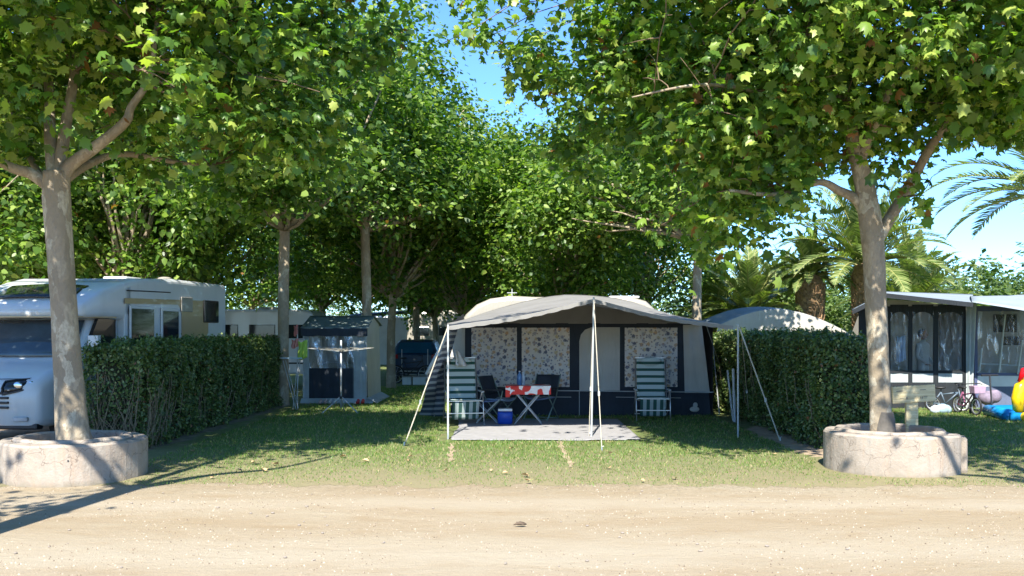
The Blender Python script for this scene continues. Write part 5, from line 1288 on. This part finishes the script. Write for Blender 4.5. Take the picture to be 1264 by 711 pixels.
# its caravan
D = 25.8
t = empty('caravan', (X(1180, D), D, 0), 'pale caravan standing inside the dark framed awning at right', 'caravan')
b = MB(); x0, x1 = X(1085, D), X(1420, D); b.prism([Vector(p) for p in ((x0, D, .5), (x0-.1, D, 1.4), (x0+.2, D, 2.2), (x0+.5, D, 2.42), (x1, D, 2.42), (x1, D, .5))], (0, 2.2, 0)); b.build('body', M_WHITE2, t, bevel=.06)
for (a, c, y0, y1) in ((1226, 1255, 388, 410), (1238, 1262, 415, 426)):
    b = MB(); b.box(((X(a, D)+X(c, D))/2, D-.01, (Zp(y0, D)+Zp(y1, D))/2), (X(c, D)-X(a, D), .03, Zp(y0, D)-Zp(y1, D))); b.build('window', M_GLASS, t, bevel=.01)
b = MB(); b.box((X(1175, D), D-.01, 1.5), (.65, .03, 1.7)); b.build('door', simple('dark_door', (.10, .09, .08), .5), t, bevel=.02)
for x in (X(1230, D), X(1260, D)+.3):
    b = MB(); b.tube([(x, D+.02, .32), (x, D+.22, .32)], .32, 20); b.build('wheel', M_RUBBER, t, bevel=.02)
# laundry / bags inside left bay
garment(1107, 1118, 415, 446, 23.8, simple('pale_blue_sheet', (.50, .62, .80), .8, .15, 9), 'pale blue cloth hanging inside the first arched window', 'hanging_cloth')

# person inside the awning
def person():
    t_root = Vector((X(1139, 24.0), 24.0, 0)); H = 1.86
    V = [(0, 0, .95), (0, 0, 1.15), (0, 0, 1.40), (0, -.01, 1.53), (0, -.02, 1.60), (.17, 0, 1.46), (.23, .02, 1.18), (.19, -.16, 1.0), (-.17, 0, 1.46), (-.23, .02, 1.18), (-.15, -.18, 1.02), (.1, 0, .9), (.11, -.02, .5), (.11, .0, .08), (.12, -.14, .04), (-.1, 0, .9), (-.11, -.02, .5), (-.11, 0, .08), (-.12, -.14, .04)]
    E = [(0, 1), (1, 2), (2, 3), (3, 4), (2, 5), (5, 6), (6, 7), (2, 8), (8, 9), (9, 10), (0, 11), (11, 12), (12, 13), (13, 14), (0, 15), (15, 16), (16, 17), (17, 18)]
    Rd = [.15, .14, .16, .062, .058, .075, .05, .036, .075, .05, .036, .1, .066, .045, .04, .1, .066, .045, .04]
    me = bpy.data.meshes.new('person'); me.from_pydata(V, E, []); o = bpy.data.objects.new('person', me); COL.objects.link(o); o.location = t_root; o.rotation_euler = (0, 0, R(35))
    sk = o.modifiers.new('skin', 'SKIN'); o.modifiers.new('s', 'SUBSURF').render_levels = 2
    if not me.skin_vertices: pass
    for i, sv in enumerate(me.skin_vertices[0].data): sv.radius = (Rd[i], Rd[i]*.8); sv.use_root = (i == 0)
    me.materials.append(simple('pale_grey_shirt', (.42, .43, .42), .8, .1, 4))
    tag(o, 'person in a pale top standing inside the awning behind the arched window', 'person')
    skin = simple('skin', (.42, .22, .15), .6, .1, 9)
    b = MB(); b.ball((0, -.02, 1.70), (.078, .098, .125), 0, 18, 14); b.ball((0, -.125, 1.69), (.016, .025, .025)); b.ball((.08, 0, 1.69), (.012, .025, .032)); b.ball((-.08, 0, 1.69), (.012, .025, .032))
    b.build('head', skin, o, local=True, smooth=True)
    b = MB()
    for s in (-1, 1): b.ball((s*.03, -.108, 1.715), (.013, .008, .008))
    b.ball((0, -.112, 1.64), (.025, .006, .006)); b.build('face_features', M_BLACK, o, local=True, smooth=True)
    b = MB(); b.ball((0, .018, 1.735), (.092, .105, .115), 0, 18, 14); b.build('hair', M_BLACK, o, local=True, smooth=True)
    for s in (-1, 1):
        b = MB(); w0 = Vector((s*.17+.02*(s > 0), -.17, 1.0)); b.ball(w0+Vector((0, -.05, -.01)), (.035, .05, .018))
        for f in range(4): q = w0+Vector(((f-1.5)*.017, -.09, -.01)); b.tube([q, q+Vector((0, -.04, -.012)), q+Vector((0, -.06-.01*(f in (1, 2)), -.035))], [.009, .008, .006], 6)
        q = w0+Vector((-s*.03, -.04, 0)); b.tube([q, q+Vector((-s*.03, -.03, -.01)), q+Vector((-s*.035, -.055, -.02))], [.011, .009, .007], 6)
        b.build('hand', skin, o, local=True, smooth=True)
person()

# ------------------------------------------------------------------ small things on the ground
sb = MB(); sb.ball((0, 0, .012), (.022, .018, .014), 0, 8, 6); pe = sb.build('pebble', simple('grey_pebble', (.28, .24, .2), .9, .3, 20), smooth=True)
tag(pe, 'small grey pebble lying on the sandy track', 'pebble', 'pebbles on the sandy track')
rr = random.Random(5)
for i in range(80):
    o = pe if i == 0 else pe.copy()
    if i: COL.objects.link(o)
    y = rr.uniform(7.6, 11.4); o.location = (rr.uniform(-.5, .5)*y, y, -.012); s = rr.uniform(.3, .95); o.scale = (s, s*rr.uniform(.7, 1.2), s*.7); o.rotation_euler = (0, 0, rr.uniform(0, 6))
b = MB(); y = 2214/(649-HZ); b.loft([[Vector((X(642, y)+(s-.5)*.09+.02*math.cos(a), y+.022*math.cos(a), .006+.018*(1+math.sin(a))*math.sin(math.pi*(s*.8+.1)))) for a in [k*.785 for k in range(8)]] for s in (0, .25, .5, .75, 1)])
tag(b.build('curled_leaf', simple('brown_leaf', (.10, .07, .045), .8, .3, 20), smooth=True), 'dark curled dry leaf alone in the middle of the track', 'leaf')
dl = simple('dry_leaf', (.45, .30, .16), .8, .3, 20)
b = MB(); vs = [Vector((v[0]*.085, v[1]*.085, .012+abs(v[0])*.05+v[1]*.01)) for v in LEAF_V]; b.add(vs, [tuple(f) for f in LEAF_F]); lf = b.build('fallen_leaf', dl)
tag(lf, 'dry fallen plane leaf lying on the grass', 'leaf', 'dry leaves on the grass')
for i in range(24):
    o = lf if i == 0 else lf.copy()
    if i: COL.objects.link(o)
    y = rr.uniform(11.7, 15.5); o.location = (rr.uniform(-.32, .3)*y, y, .02); s = rr.uniform(.6, 1.2); o.scale = (s, s, s); o.rotation_euler = (rr.uniform(-.3, .3), rr.uniform(-.3, .3), rr.uniform(0, 6))
kg = NT('grit_stone'); gg = kg.n('ShaderNodeNewGeometry'); kg.base(kg.ramp(gg.outputs['Random Per Island'], [(0, (.12, .09, .06)), (.5, (.32, .26, .19)), (1, (.50, .44, .36))])); kg.rough(.95); M_GRIT = kg.m
# fine grit on the road, uncountable
n = 26000; r = np.random.default_rng(9); y = r.uniform(7.2, 11.9, n); x = r.uniform(-.56, .56, n)*y; clump = np.sin(x*2.1+np.sin(y*3))*np.sin(y*2.7+x) > -.2
x = x[clump]; y = y[clump]; n = len(x); s = .002+.010*r.uniform(0, 1, n)**4
tv = np.array([(1, 0, 0), (-.5, .87, 0), (-.5, -.87, 0), (0, 0, 1.1)]); V = np.stack([x, y, np.full(n, -.013)], 1)[:, None, :]+tv[None]*s[:, None, None]
tf = np.array([(0, 1, 3), (1, 2, 3), (2, 0, 3)]); Fc = (tf[None]+4*np.arange(n)[:, None, None]).reshape(-1, 3)
tag(link_mesh('grit', np_mesh('grit', V.reshape(-1, 3), Fc), M_GRIT), 'fine stone grit scattered over the sandy track', 'grit', kind='stuff')
